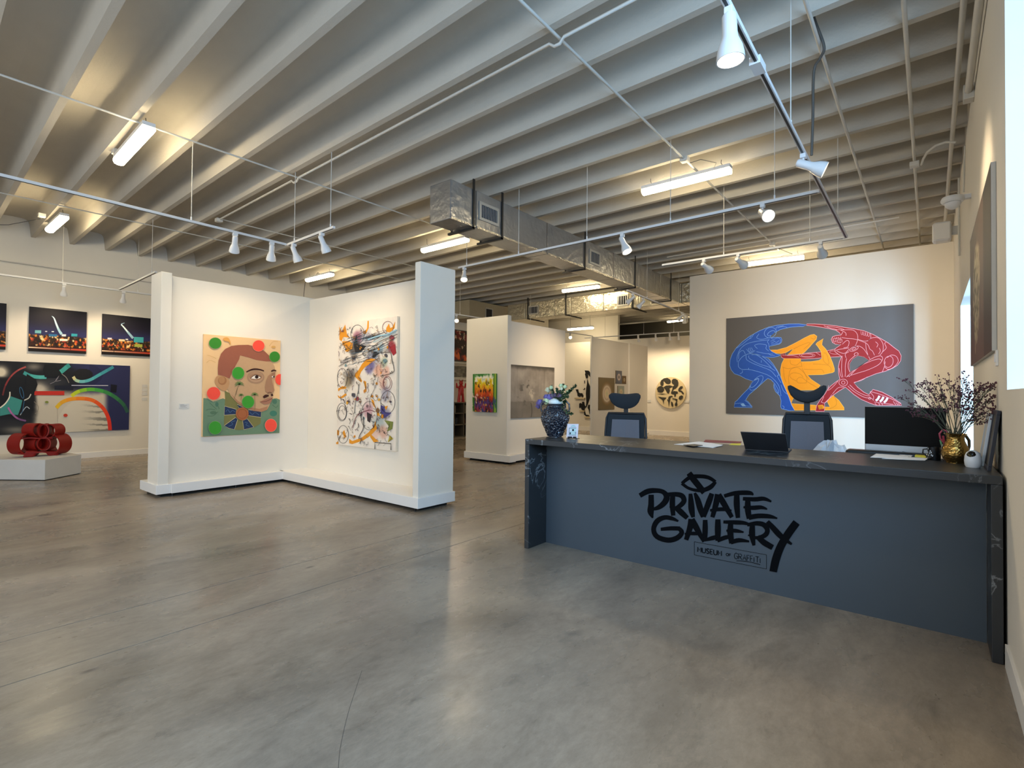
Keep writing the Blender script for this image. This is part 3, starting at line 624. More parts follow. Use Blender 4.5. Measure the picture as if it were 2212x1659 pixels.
# ================================================================== OFFICE CHAIRS
navy_m = mat('navy_fabric', '#20272e', .85, noise=.08, scale=80, bump=.2, bscale=500)
mesh_m = mat('grey_mesh_fabric', '#77777f', .9, noise=.1, scale=200, alpha=.82)
frame_m = mat('black_frame_plastic', '#15191f', .45)
def office_chair(loc, rot, label, hr, bk, wing):
    """hr: headrest (z0, z1, width), bk: backrest (z top, width)"""
    t = thing('office_chair', label, 'chair', loc, 'high back office chairs behind the desk')
    m = Matrix.Translation(Vector(loc)) @ Matrix.Rotation(rot, 4, 'Z')
    z0, z1, wd = hr; bz, bw = bk
    # headrest: curved padded wing
    h = MB(); nx, nn = 14, 10; rows = []
    for i in range(nx+1):
        u = -1+2*i/nx; x = u*wd/2; yb = -.05*u*u; e = (1-abs(u)**6)**.5*.92+.08
        top = z1-(1-abs(u)**1.7)*wing; bot = z0+abs(u)**2.2*(z1-z0)*.42; c = (top+bot)/2; hh = (top-bot)/2*max(.25, e); th = .032*max(.3, e)
        rows.append([Vector((x, yb+th*math.cos(2*math.pi*k/nn), c+hh*(abs(math.sin(2*math.pi*k/nn))**.75)*(1 if math.sin(2*math.pi*k/nn) > 0 else -1))) for k in range(nn)])
    h.v = [v for r in rows for v in r]; h.f = [(i*nn+k, i*nn+(k+1) % nn, (i+1)*nn+(k+1) % nn, (i+1)*nn+k) for i in range(nx) for k in range(nn)]+[tuple(range(nn)), tuple(range(nx*nn, (nx+1)*nn))]; h.mi = [0]*len(h.f)
    build(h.xf(m), 'headrest', navy_m, t, smooth=True)
    build(MB().box(-.025, .02, bz-.01, .025, .045, z0+.05).xf(m), 'headrest_post', frame_m, t, bevel=.005)
    # backrest frame: rounded tapering ring, wider at the bottom
    zb = .50; tilt = lambda z: -.03+.10*(z-zb)*(z-zb)
    def prof(s_): w0 = bw/2*s_; return [(-w0*1.16, zb+.03), (-w0*1.14, zb+.22), (-w0*1.02, bz-.06), (-w0*.93, bz), (w0*.93, bz), (w0*1.02, bz-.06), (w0*1.14, zb+.22), (w0*1.16, zb+.03), (w0*.8, zb), (-w0*.8, zb)]
    ring = [Vector((x, tilt(z), z)) for x, z in prof(1)]
    build(MB().path(ring+[ring[0], ring[1]], .013, 8, cap=False).xf(m), 'back_frame', frame_m, t, smooth=True)
    def panel(s_, zt, zz, d, th):
        P = [(-bw/2*1.1*s_, zz), (-bw/2*.95*s_, zt), (bw/2*.95*s_, zt), (bw/2*1.1*s_, zz)]; q = MB(); N = 8
        for k in range(N+1):
            f = k/N; zc = zz+(zt-zz)*f; x0 = P[0][0]+(P[1][0]-P[0][0])*f
            for x in (x0, 0, -x0):
                for y in (0, th): q.v.append(Vector((x, tilt(zc)+d+y+(.012 if x == 0 else 0), zc)))
        for k in range(N):
            b_ = k*6; q.f += [(b_, b_+2, b_+8, b_+6), (b_+2, b_+4, b_+10, b_+8), (b_+1, b_+3, b_+9, b_+7), (b_+3, b_+5, b_+11, b_+9), (b_, b_+1, b_+7, b_+6), (b_+4, b_+5, b_+11, b_+10)]
        q.mi = [0]*len(q.f); return q
    build(panel(1, bz-.008, zb+.02, -.003, .008).xf(m), 'back_panel', navy_m, t)
    build(panel(.74, bz-.075, zb+.12, -.012, .006).xf(m), 'mesh_insert', mesh_m, t)
    build(MB().box(-.24, -.42, .43, .24, .04, .50).xf(m), 'seat', navy_m, t, bevel=.03)
    for s_ in (-1, 1):
        build(MB().path([(s_*.26, -.05, .47), (s_*.29, -.1, .55), (s_*.29, -.1, .66)], .015, 8).box(s_*.29-.04, -.28, .66, s_*.29+.04, .0, .69).xf(m), 'armrest', frame_m, t, bevel=.004)
    build(MB().tube((0, -.18, .1), (0, -.18, .43), .03, 12).xf(m), 'gas_lift', black_m, t)
    for k in range(5):
        an = 2*math.pi*k/5+.3; p1 = Vector((.31*math.cos(an), -.18+.31*math.sin(an), .075))
        l = build(MB().path([(0, -.18, .12), p1], [.028, .016], 8).xf(m), 'base_leg', frame_m, t)
        build(MB().lathe([(.028, -.02), (.03, 0), (.028, .02)], p1-Vector((0, 0, .045)), 14, axis=(math.cos(an+1.5), math.sin(an+1.5), 0)).xf(m), 'caster', black_m, l)
    build(MB().box(-.03, .0, .45, .03, .05, .75).xf(m), 'back_support', frame_m, t, bevel=.01)
    return t
office_chair((-2.80, 5.62, 0), R(14), 'navy mesh office chair on the left, behind the vase end of the desk', (1.32, 1.53, .37), (1.27, .45), .03)
office_chair((-.905, 5.56, 0), R(8), 'dark mesh office chair on the right, behind the laptop', (1.43, 1.635, .315), (1.33, .38), .10)

# ================================================================== THINGS ON THE DESK
# vase
vz = DZ; vc = Vector((-2.985, 4.42, vz))
def vase_mat():
    m = mat('dark_glazed_carved_clay', '#171d2b', .16, noise=.3, scale=12, spec=.8, coat=.6); nt = m.node_tree
    v = nt.nodes.new('ShaderNodeTexVoronoi'); v.inputs['Scale'].default_value = 55; v.feature = 'SMOOTH_F1'
    tc = nt.nodes.new('ShaderNodeTexCoord'); n = nt.nodes.new('ShaderNodeTexNoise'); n.inputs['Scale'].default_value = 90; n.inputs['Distortion'].default_value = 1.5; n.inputs['Detail'].default_value = 1
    nt.links.new(tc.outputs['Object'], n.inputs['Vector']); bp = nt.nodes.new('ShaderNodeBump'); bp.inputs['Strength'].default_value = .5; bp.inputs['Distance'].default_value = .006
    nt.links.new(n.outputs['Fac'], bp.inputs['Height']); nt.links.new(bp.outputs[0], nt.nodes['Principled BSDF'].inputs['Normal']); return m
vm = vase_mat()
t = thing('vase', 'dark glazed carved vase with looped handles standing on the desk end', 'vase', tuple(vc))
VS = .93; pr = [(.001, 0), (.07, 0), (.075, .008), (.09, .05), (.125, .13), (.145, .19), (.148, .225), (.135, .27), (.11, .305), (.088, .325), (.085, .345), (.092, .362), (.084, .364), (.076, .345), (.074, .32), (.001, .315)]
from mathutils import noise as mnoise
pr = [(r*VS, z*VS) for r, z in pr]
ps = crom(pr[:12], 9)+pr[12:]; vb = MB().lathe(ps, vc, 230, cap=(False, False))
for v in vb.v:
    q = v-vc; r_ = math.hypot(q.x, q.y)
    if .012 < q.z < .32 and r_ > .06:
        e = mnoise.noise(Vector((q.x*60, q.y*60, q.z*38)))+.5*mnoise.noise(q*85+Vector((7, 3, 1))); e = .011*(1-min(1, abs(e)*3.4))
        v.x += q.x/r_*e; v.y += q.y/r_*e
build(vb, 'body', vm, t, smooth=True)
cu, cr_ = BF.copy(), BR.copy(); cr_.z = 0; cr_.normalize(); cb = Vector((cr_.y, -cr_.x, 0))
for an in (0, math.pi, math.pi*.5*1.4+3.4):
    dx = cr_*math.cos(an)+cb*math.sin(an)
    build(MB().path([vc+dx*.083+Vector((0, 0, .352)), vc+dx*.118+Vector((0, 0, .36)), vc+dx*.142+Vector((0, 0, .335)), vc+dx*.146+Vector((0, 0, .29)), vc+dx*.136+Vector((0, 0, .255))], .010, 8), 'handle', vm, t, smooth=True)
build(MB().ball(vc+Vector((0, 0, .352)), .073, .073, .04, 18), 'white_filling', mat('white_foam', '#e6efec', .8, bump=.5, bscale=60), t, smooth=True)
# bouquet of the vase
rnd = random.Random(3)
def pt(x, y, dy=0): return onY(1150+x/11.44, 815+y/11.44, 4.42+dy)
leaf_m = mat('dark_green_leaf', '#2f4a2c', .5, noise=.25, scale=30); leafl_m = mat('pale_green_petal', '#c9d8a8', .6); stem_m = mat('green_stem', '#4a5f38', .6)
purple_m = mat('purple_petal', '#6a5f9e', .6, noise=.25, scale=40); plum_m = mat('plum_petal', '#5d4a63', .6, noise=.25, scale=40); cream_m = mat('cream_petal', '#e3e6c6', .6, noise=.08, scale=30)
bq = thing('flower_bouquet', 'bouquet of purple tulips, white roses and green sprigs in the dark vase', 'flowers', tuple(vc+Vector((0, 0, .36))))
def leafq(mb, p, d, L, wd):
    d = Vector(d).normalized(); s_ = d.cross(Vector((rnd.uniform(-1, 1), rnd.uniform(-1, 1), rnd.uniform(-1, 1)))).normalized()*wd; nn = d.cross(s_).normalized()*wd*.35
    mb.add([p, p+d*L*.5+s_+nn, p+d*L, p+d*L*.5-s_+nn], [(0, 1, 2), (0, 2, 3)])
mouth = vc+Vector((0, 0, .36))
sprigs = [[(560,640),(700,480),(860,400),(950,320),(1075,205)], [(560,640),(640,450),(700,300),(760,190)], [(560,640),(620,420),(600,290)], [(580,650),(720,560),(880,470)], [(600,640),(760,620),(800,600)], [(560,640),(520,400),(460,240)], [(620,640),(720,400),(810,240)], [(780,700),(860,860),(965,890)], [(540,640),(500,520),(420,470)], [(600,650),(680,620),(760,690)]]
for i, sp in enumerate(sprigs):
    dy = rnd.uniform(-.05, .05); P = [mouth]+[pt(x, y, dy) for x, y in sp[1:]]; P = [Vector(p) for p in crom([tuple(p) for p in P], 5)]
    b_ = build(MB().path(P, .0022, 5), 'sprig', stem_m, bq); lf = MB()
    for j in range(2, len(P)-1):
        for k in range(8):
            dd = (P[j+1]-P[j]).normalized()+Vector((rnd.uniform(-1, 1), rnd.uniform(-1, 1), rnd.uniform(-1, 1))); leafq(lf, P[j].lerp(P[j+1], rnd.random()), dd, rnd.uniform(.018, .034), rnd.uniform(.005, .009))
    build(lf, 'leaves', leaf_m, b_, fixn=False)['kind'] = 'stuff'
def flower(c, r, m, cup=True, parent=bq, nm='flower_head'):
    f = MB()
    for lay, nn, rr in ((0, 6, 1.0), (1, 5, .72), (2, 4, .45)):
        for k in range(nn):
            a_ = 2*math.pi*(k+.5*lay)/nn; dx = Vector((math.cos(a_), math.sin(a_), 0)); sx = Vector((-math.sin(a_), math.cos(a_), 0))
            base = c-Vector((0, 0, r*.9)); mid = c+dx*r*rr-Vector((0, 0, r*.1)); tip = c+dx*r*rr*(.5 if cup else 1.0)+Vector((0, 0, r*.95))
            f.add([base, mid-sx*r*.55*rr, mid+sx*r*.55*rr, tip-sx*r*.2, tip+sx*r*.2, mid+dx*r*.18], [(0, 5, 1), (0, 2, 5), (1, 5, 3), (5, 4, 3), (5, 2, 4)])
    f.ball(c-Vector((0, 0, r*.35)), r*.5, r*.5, r*.5, 8)
    o = build(f, nm, m, parent, smooth=True, fixn=False); build(MB().path([c-Vector((0, 0, r*.8)), (c+mouth)/2-Vector((0, 0, .01)), mouth], .003, 5), 'stem', stem_m, o); return o
for x, y, r, m in ((190,640,.034,purple_m),(150,720,.026,purple_m),(340,490,.024,purple_m),(410,500,.030,purple_m),(480,475,.026,plum_m),(560,470,.030,plum_m),(690,470,.030,plum_m),(385,320,.026,cream_m),(460,260,.018,leafl_m),(730,290,.020,cream_m),(800,240,.018,leafl_m),(350,600,.034,leafl_m),(680,610,.026,cream_m),(700,210,.018,leafl_m),(530,590,.026,mat('dusty_petal','#b9a89a',.7)),(870,370,.016,leafl_m)):
    flower(pt(x, y, rnd.uniform(-.04, .03)), r*1.2, m)
# card on a small easel
t = thing('sign_card', 'white printed card on a tiny black easel beside the dark vase', 'sign', (-2.74, 4.37, DZ))
y0 = 4.365; K = lambda x, y: onY(1150+x/11.44, 815+y/11.44, y0)
c0, c1, c2, c3 = K(838, 1520), K(1115, 1535), K(1140, 1155), K(865, 1150); lift = Vector((0, 0, DZ+.008-c0.z)) if c0.z < DZ+.008 else Vector((0, 0, 0))
build(MB().prism([c0+lift, c1+lift, c2, c3], (0, .003, 0)), 'card', mat('white_card', '#e3e4f2', .6), t)
a = Art((1150, 815, 11.44), lambda x, y: onY(x, y, y0), (0, -1, 0), .0006, .0002)
a.poly([(945,1215),(975,1190),(1010,1180),(1050,1190),(1080,1215),(1070,1225),(950,1225)], '#a9d3da')
a.poly([(915,1250),(1085,1250),(1085,1435),(905,1435)], '#c3e3e6'); a.stroke([(1085,1250),(915,1250),(908,1430),(1085,1430)], 12, '#3c4a66', sm=0)
a.poly([(985,1280),(1030,1280),(1028,1330),(985,1330)], '#2b3136'); a.poly([(925,1275),(980,1275),(980,1330),(920,1330)], '#dde9f2'); a.poly([(925,1360),(955,1360),(953,1410),(922,1410)], '#3a4050'); a.poly([(1055,1350),(1085,1350),(1085,1400),(1055,1400)], '#8fa6bb')
a.stroke([(885,1480),(985,1482)], 38, '#22262c', sm=0); a.stroke([(1005,1482),(1090,1484)], 38, '#22262c', sm=0)
a.done('printed_design', t)
e1, e2 = K(895, 1530), K(1100, 1540)
build(MB().box(e1.x, y0-.02, DZ, e1.x+.004, y0+.05, DZ+.005).box(e2.x-.004, y0-.02, DZ, e2.x, y0+.05, DZ+.005).box(e1.x, y0-.02, DZ+.004, e1.x+.003, y0-.017, DZ+.02).box(e2.x-.003, y0-.02, DZ+.004, e2.x, y0-.017, DZ+.02).box(e1.x, y0+.02, DZ, e2.x, y0+.024, DZ+.005), 'easel', black_m, t)
# papers, clipboard, notes
paper_m = mat('white_paper', '#e9e8e6', .8, noise=.01)
def sheet(px, name, label, cat, m=paper_m, z=DZ, th=.0015, group=None):
    p = [onZ(x, y, z+.001) for x, y in px]; return tag(build(MB().prism(p, (0, 0, th)), name, m), label, cat, group)
sheet([(1456,960),(1510,954),(1562,961),(1540,968),(1496,963)], 'paper_sheet', 'loose white sheets left of the laptop, longer upper one', 'paper')
sheet([(1478,962),(1530,958),(1560,963),(1538,967)], 'paper_sheet', 'white sheet lying under the clip left of the laptop', 'paper', z=DZ+.003)
sheet([(1476,961.5),(1500,960),(1518,962.5),(1498,965)], 'clipboard_clip', 'thin dark metal clip on the loose sheets left of the laptop', 'clip', dkgrey_m, z=DZ+.006, th=.004)
sheet([(1575,961),(1580,958),(1601,958),(1599,962)], 'sticky_note', 'yellow sticky note just left of the laptop', 'note', mat('yellow_note', '#d9cf4a', .8))
sheet([(1520,955.5),(1524,951),(1602,955),(1600,958)], 'folder', 'dark red folder at the back edge left of the laptop', 'folder', mat('dark_red_card', '#7c3034', .7), th=.006)
for px, lab, z in (([(1880,988),(1895,979),(1962,985),(1962,992)], 'large white sheet sloping left in front of the monitor', DZ), ([(1912,977),(1930,975),(1975,981),(1968,987)], 'thin paper stack right behind the large white sheet', DZ+.004), ([(1905,991),(1950,987),(2006,990),(1998,995)], 'long folded white paper near the black mug', DZ+.003)):
    sheet(px, 'paper_sheet', lab, 'paper', z=z, th=.002)
sheet([(1976,987),(1978,983),(2002,985),(2000,989)], 'sticky_note', 'yellow note block lying against the black mug', 'note', M['yellow_note'], z=DZ+.006, th=.008)
pn = [onZ(x, y, DZ+.012) for x, y in ((1945, 975), (1975, 981))]
tag(build(MB().path(pn, .004, 8), 'pen', black_m), 'black pen lying across papers by the monitor foot', 'pen')
# laptop
lb = onZ(1610, 972, DZ+.001); Lw = .312; ax = Vector((.995, .09, 0)).normalized(); lr = lb+ax*Lw; bk = Vector((-ax.y, ax.x, 0))
t = thing('laptop', 'open dark grey laptop seen from behind on the desk', 'laptop', tuple((lb+lr)/2))
lap_m = mat('space_grey_aluminium', '#3b3c40', .45, metal=.2)
def lquad(o, u, v, wn): return [o, o+u, o+u+v, o+v], wn
build(MB().prism([lb, lb+ax*Lw, lb+ax*Lw+bk*.22, lb+bk*.22], (0, 0, .012)), 'laptop_base', lap_m, t, bevel=.003)
lo = lb+Vector((0, 0, .012)); ry = ray(1596, 920); tt = (lo-Vector((0, 0, CH))).dot(ax)/ry.dot(ax); tl = Vector((0, 0, CH))+ry*tt
up = (tl-lo); hgt = min(up.length, .26); up.normalize(); nrm = ax.cross(up)
build(MB().prism([lo, lo+ax*Lw, lo+ax*Lw+up*hgt, lo+up*hgt], -nrm*-.006), 'laptop_lid', lap_m, t, bevel=.002)
so = lo-nrm*0
logo_c = lo+ax*Lw*.5+up*hgt*.5
sg = 1 if (nrm.y < 0) else -1
def lp(u, v): return logo_c+ax*u+up*v+nrm*sg*.0008
lg = MB()
for half in (-1, 1):
    pts_ = [lp(half*x, v) for x, v in ((0, .006), (.005, .0095), (.010, .0075), (.0125, .002), (.0115, -.005), (.007, -.012), (.003, -.0125), (0, -.011))]
    lg.add(pts_, [tuple(range(len(pts_)))])
lg.add([lp(0, .009), lp(.004, .012), lp(.006, .016), lp(.002, .014)], [(0, 1, 2, 3)])
build(lg, 'emblem', mat('gloss_black', '#050506', .2), t, fixn=False)
# cleaned order: monitor on the work surface
t = thing('desktop_monitor', 'all in one computer with black screen and silver chin behind the brass jug', 'monitor', (-.16, 5.12, .75))
mo = lambda x, y: onY(x, y, 5.1)
m0, m1, m2, m3 = mo(1868, 973), mo(2045, 984), mo(2045, 882), mo(1869, 878)
zl, zh = (m0.z+m1.z)/2, (m2.z+m3.z)/2; xa, xb = m0.x, m1.x
build(Box(xa, 5.1, zl, xb, 5.12, zh), 'body', mat('silver_aluminium', '#b9bec2', .35, metal=.5), t, bevel=.008)
build(Box(xa+.002, 5.098, zl+.055, xb-.002, 5.1, zh-.002), 'screen', mat('black_screen_glass', '#020202', .35, spec=.15), t)
build(MB().prism([(-.2, 5.12, .76), (-.2, 5.13, .76), (-.2, 5.2, 1.2), (-.2, 5.19, 1.2)], (.1, 0, 0)).box(-.25, 5.06, .75, -.05, 5.27, .762), 'stand', M['silver_aluminium'], t)
t = thing('desk_printer', 'low black office device standing under and left of the monitor', 'printer', (-.3, 5.02, .75))
build(Box(-.53, 4.90, .75, -.02, 5.035, 1.075), 'body', black_m, t, bevel=.02); build(Box(-.5, 4.897, 1.0, .0, 4.901, 1.01), 'paper_slot', dkgrey_m, t)
# crumpled plastic bag
bg_ = MB().ball((-.66, 5.15, .93), .13, .1, .18, 16); r2 = random.Random(5)
for v in bg_.v:
    d = v-Vector((-.66, 5.15, .93)); k = 1+r2.uniform(-.22, .18); v.x = -.66+d.x*k; v.y = 5.15+d.y*k; v.z = max(.751, .93+d.z*k)
tag(build(bg_, 'plastic_bag', mat('translucent_white_plastic', '#dfe6ee', .35, alpha=.55)), 'crumpled translucent white plastic bag between right chair and monitor', 'bag')
# mug, pens cup
t = thing('mug', 'black mug with pale markings left of the brass jug', 'mug', (.02, 4.74, DZ))
mc = Vector((.02, 4.74, DZ)); build(MB().lathe([(.001, 0), (.036, 0), (.038, .005), (.038, .092), (.034, .092), (.034, .02), (.001, .02)], mc, 24, cap=(False, False)), 'body', mat('black_ceramic', '#0d0e10', .2), t, smooth=True)
build(MB().path([mc+Vector((-.037, 0, .075)), mc+Vector((-.06, -.0, .07)), mc+Vector((-.063, 0, .045)), mc+Vector((-.037, 0, .02))], .005, 8), 'handle', M['black_ceramic'], t, smooth=True)
pg = MB(); r2 = random.Random(9)
for k in range(9):
    an = R(200+r2.uniform(0, 60)); z = r2.uniform(.02, .08); pg.add([mc+Vector((.0386*math.cos(an+da), .0386*math.sin(an+da), z+dz)) for da, dz in ((0, 0), (.14, .004), (.12, .014), (-.02, .009))], [(0, 1, 2, 3)])
build(pg, 'printed_marks', mat('pale_print', '#c8cdd2', .5), t, fixn=False)
t = thing('pen_cup', 'clear cup of bright markers half hidden behind the brass jug', 'pen cup', (.10, 4.80, DZ))
pc = Vector((.10, 4.80, DZ)); build(MB().lathe([(.001, 0), (.035, 0), (.042, .11), (.039, .11), (.032, .004), (.001, .004)], pc, 20, cap=(False, False)), 'cup', mat('clear_plastic', '#b9b4b8', .15, alpha=.45), t, smooth=True)
for i, (c, dx, h_, r_) in enumerate((('#c2405a', -.03, .17, .006), ('#d8502c', .0, .15, .012), ('#6fae7c', -.045, .14, .006), ('#3c66b0', .02, .13, .005))):
    tag(build(MB().path([pc+Vector((dx*.3, 0, .006)), pc+Vector((dx, 0, h_))], r_, 8), 'marker', mat('marker_%d' % i, c, .4)), ('pink', 'orange', 'pale green', 'blue')[i]+' marker standing in the cup behind the brass jug', 'marker')
tag(build(MB().path([pc+Vector((-.022, -.02, .12)), pc+Vector((-.045, -.03, .15)), pc+Vector((-.05, -.03, .185)), pc+Vector((-.03, -.03, .215)), pc+Vector((-.01, -.03, .205)), pc+Vector((0, -.03, .18))], .006, 8), 'scissors_handle', mat('rose_plastic', '#b84a62', .4), smooth=True), 'rose pink looped scissors handle beside the brass jug', 'scissors')
# brass jug with dried flowers
jc = Vector((.132, 4.64, DZ))
def brass():
    m = mat('hammered_brass', '#b08c4c', .26, metal=1, noise=.25, scale=10); nt = m.node_tree; v = nt.nodes.new('ShaderNodeTexVoronoi'); v.inputs['Scale'].default_value = 75
    tc = nt.nodes.new('ShaderNodeTexCoord'); nt.links.new(tc.outputs['Object'], v.inputs['Vector']); bp = nt.nodes.new('ShaderNodeBump'); bp.inputs['Strength'].default_value = .5; bp.inputs['Distance'].default_value = .006
    nt.links.new(v.outputs['Distance'], bp.inputs['Height']); nt.links.new(bp.outputs[0], nt.nodes['Principled BSDF'].inputs['Normal']); return m
t = thing('jug', 'hammered brass jug with curved handle near the right end of the desk', 'jug', tuple(jc)); br = brass()
build(MB().lathe([(.001, 0), (.05, 0), (.052, .01), (.068, .03), (.078, .06), (.074, .09), (.06, .125), (.05, .15), (.048, .17), (.052, .185), (.064, .196), (.061, .198), (.046, .178), (.044, .16), (.001, .15)], jc, 40, cap=(False, False)), 'body', br, t, smooth=True)
hd = cr_*.9+Vector((0, .2, 0)); hd.normalize()
build(MB().path([jc+hd*.05+Vector((0, 0, .178)), jc+hd*.085+Vector((0, 0, .18)), jc+hd*.108+Vector((0, 0, .15)), jc+hd*.11+Vector((0, 0, .11)), jc+hd*.10+Vector((0, 0, .075)), jc+hd*.07+Vector((0, 0, .07))], [.006, .009, .009, .008, .007, .006], 8), 'handle', mat('dark_brass', '#6d6048', .35, metal=.9), t, smooth=True)
dry = thing('dried_flowers', 'spreading dried twigs with small dark pink blossoms in the brass jug', 'flowers', tuple(jc+Vector((0, 0, .19))))
twig_m = mat('dried_twig', '#4e5040', .8, noise=.2, scale=20); blos_m = mat('dried_blossom', '#5a323c', .8, noise=.35, scale=60)
top = jc+Vector((0, 0, .165)); rd = random.Random(11)
def dpt(x, y, dy): 
    p = onY(1940+x/6.912, 800+y/6.912, 4.62+dy)
    if p.x > XR-.02: p.x = XR-.02
    return p
tips = [(90,150),(40,420),(200,560),(240,330),(320,240),(390,190),(480,300),(560,260),(600,190),(640,380),(760,170),(830,240),(900,330),(990,140),(1040,210),(1060,400),(1210,280),(1240,270),(1350,240),(1450,230),(1550,230),(1500,400),(1390,480),(1560,590),(1430,640),(1330,770),(1160,740),(260,620),(280,680),(940,360),(1110,330)]
for i, (x, y) in enumerate(tips):
    dy = rd.uniform(-.14, .1) if x < 1200 else rd.uniform(-.12, .0); tp = dpt(x, y, dy); mid = top.lerp(tp, .5)+Vector((0, 0, .03)); P = [Vector(p) for p in crom([tuple(top+Vector((rd.uniform(-.03, .03), rd.uniform(-.02, .02), -.02))), tuple(mid), tuple(tp)], 5)]
    bm_ = MB().path(P, [.0026-.0015*k/(len(P)-1) for k in range(len(P))], 5); bl = MB(); ends = [P[-1]]
    for j in range(4, len(P)-1):
        for s_ in range(2):
            dd = ((P[j+1]-P[j]).normalized()+Vector((rd.uniform(-.7, .7), rd.uniform(-.5, .5), rd.uniform(-.2, .8)))).normalized(); q = P[j]+dd*rd.uniform(.03, .075)
            if q.x > XR-.012: q.x = XR-.012
            bm_.path([P[j], P[j].lerp(q, .5)+Vector((0, 0, .004)), q], [.0012, .001, .0008], 4); ends.append(q)
    for q in ends:
        for _ in range(7 if q is ends[0] else 3):
            c_ = q+Vector((rd.uniform(-.012, .012), rd.uniform(-.01, .01), rd.uniform(-.008, .01))); c_.x = min(c_.x, XR-.01); bl.ball(c_, rd.uniform(.0028, .0058), n=5)
    b_ = build(bm_, 'twig', twig_m, dry); build(bl, 'blossoms', blos_m, b_, fixn=False)['kind'] = 'stuff'
# egg shaped camera
ec = Vector((.211, 4.425, DZ)); t = thing('baby_camera', 'small white egg shaped camera with black swivel eye beside the brass jug', 'camera', tuple(ec))
build(MB().lathe([(.001, 0), (.034, 0), (.041, .012), (.044, .04), (.041, .07), (.033, .092), (.018, .106), (.001, .11)], ec, 28, cap=(False, False)), 'shell', mat('white_gloss_plastic', '#e9ecf0', .3), t, smooth=True)
ed = (Vector((0, 0, CH))-ec); ed.z = 0; ed.normalize(); ed2 = (ed-cr_*.62).normalized()
ey = ec+Vector((0, 0, .076))+ed2*.014; build(MB().ball(ey, .0285, n=20), 'camera_head', mat('black_gloss', '#0a0a0c', .15), t, smooth=True)
build(MB().lathe([(.001, 0), (.008, 0), (.008, .004), (.001, .006)], ey+ed2*.0265+Vector((0, 0, .0)), 16, axis=ed2+Vector((0, 0, .15))), 'lens', mat('lens_glass', '#403a20', .1, metal=.5), t)
# leaning picture frames by the wall
def leanframe(x0, x1, y0, y1, h, th, label, fm, back):
    t = thing('leaning_picture', label, 'picture frame', ((x0+x1)/2, (y0+y1)/2, DZ), 'frames leaning on the right wall')
    run = x1-x0; d = Vector((run, 0, math.sqrt(max(h*h-run*run, .01)))).normalized(); n_ = Vector((-d.z, 0, d.x))
    o_ = Vector((x0, y0, DZ)); L = y1-y0
    q = lambda u, v, k: o_+Vector((0, u*L, 0))+d*(v*h)+n_*(-k)
    for (u0, u1, v0, v1) in ((0, 1, 0, .07), (0, 1, .93, 1), (0, .08, .07, .93), (.92, 1, .07, .93)):
        build(MB().prism([q(u0, v0, 0), q(u1, v0, 0), q(u1, v1, 0), q(u0, v1, 0)], n_*(-th)), 'frame_bar', fm, t, bevel=.002)
    build(MB().prism([q(.07, .06, .006), q(.93, .06, .006), q(.93, .94, .006), q(.07, .94, .006)], n_*(-th*.5)), 'backing', back, t)
leanframe(.255, .30, 4.56, 4.80, .345, .016, 'thin white bordered frame, farthest left of the two leaning frames', mat('white_frame', '#d5dde4', .4), mat('pale_print_paper', '#c9cfd4', .7))
leanframe(.268, .314, 4.27, 4.52, .37, .018, 'dark navy frame leaning on the right wall at the desk end', mat('navy_frame', '#1c2230', .4), mat('grey_print', '#5a5853', .6))
tag(build(MB().path([(.17, 4.78, DZ+.03), (.2, 4.80, DZ+.045), (.25, 4.78, DZ+.03)], .018, 8), 'sunglasses_case', black_m, smooth=True), 'small dark rounded case behind the egg shaped camera', 'case')

# ================================================================== ARTWORKS
def canvas(name, label, cat, x0, y0, z0, x1, y1, z1, m=None, group=None):
    t = thing(name, label, cat, ((x0+x1)/2, (y0+y1)/2, z0), group)
    build(Box(x0, y0, z0, x1, y1, z1), 'canvas', m or canvas_side, t, bevel=.002)
    return t
# --- mural of the three figures (front plane Y = 12.05)
t = canvas('painting', 'large grey canvas of blue, yellow and red wrestling figures on the wall behind the desk', 'painting', -3.555, 12.05, 1.08, -.235, 12.098, 3.2, mat('mural_grey', '#605f60', .7, noise=.02))
MY = 12.05
GR = '#605f60'; BL = '#1f57ba'; BLL = '#7fb0f2'; OR = '#fb9f10'; ORL = '#cf7d0c'; RD = '#9e1a22'; PK = '#f0aab4'
A_ = Art((1560, 680, 7.541), lambda x, y: onY(x, y, MY), (0, -1, 0), .001, .0006)
o_ = 1508
def sh(p): return [(q[0]+o_,)+tuple(q[1:]) for q in p]
# red lower arm and hand (behind the yellow leg)
arm = [(965,690),(1000,712),(1130,722),(1300,722),(1500,712),(1620,702),(1760,690),(1960,680),(2000,640),(1960,575),(1840,560),(1690,588),(1600,605),(1400,622),(1200,650),(1000,660),(955,655)]
A_.poly(arm, RD); A_.stroke(arm, 7, PK, closed=True, sm=0)
for q in [(965,600,965,660),(985,592,985,660),(1003,584,1003,660),(1021,588,1021,660)]: A_.stroke([(q[0],q[1]),(q[2],q[3])], 12, RD, sm=0, up=False)
for q in [(958,600,958,655),(992,590,992,655),(1026,590,1026,655)]: A_.stroke([(q[0],q[1]),(q[2],q[3])], 4, PK, sm=0, up=False)
A_.ring(1385, 660, 130, 32, 5, PK); A_.ring(1385, 660, 100, 20, 5, PK, up=False); A_.stroke([(1060,665),(1160,668),(1250,690)], 5, PK); A_.stroke([(1520,610),(1600,660)], 5, PK, up=False); A_.ring(1960-130, 615, 80, 26, 5, PK, .1); 
redarm = A_.done('red_arm', t)
up_ = [(785,575),(900,572),(1050,530),(1200,455),(1350,372),(1440,328),(1500,318),(1545,350),(1535,400),(1480,460),(1420,530),(1340,612),(1300,636),(1070,648),(1160,560),(1110,575),(1040,615),(960,632),(860,625),(810,600)]
A_.poly(up_, OR); A_.stroke(up_, 6, '#ffc661', closed=True, sm=0)
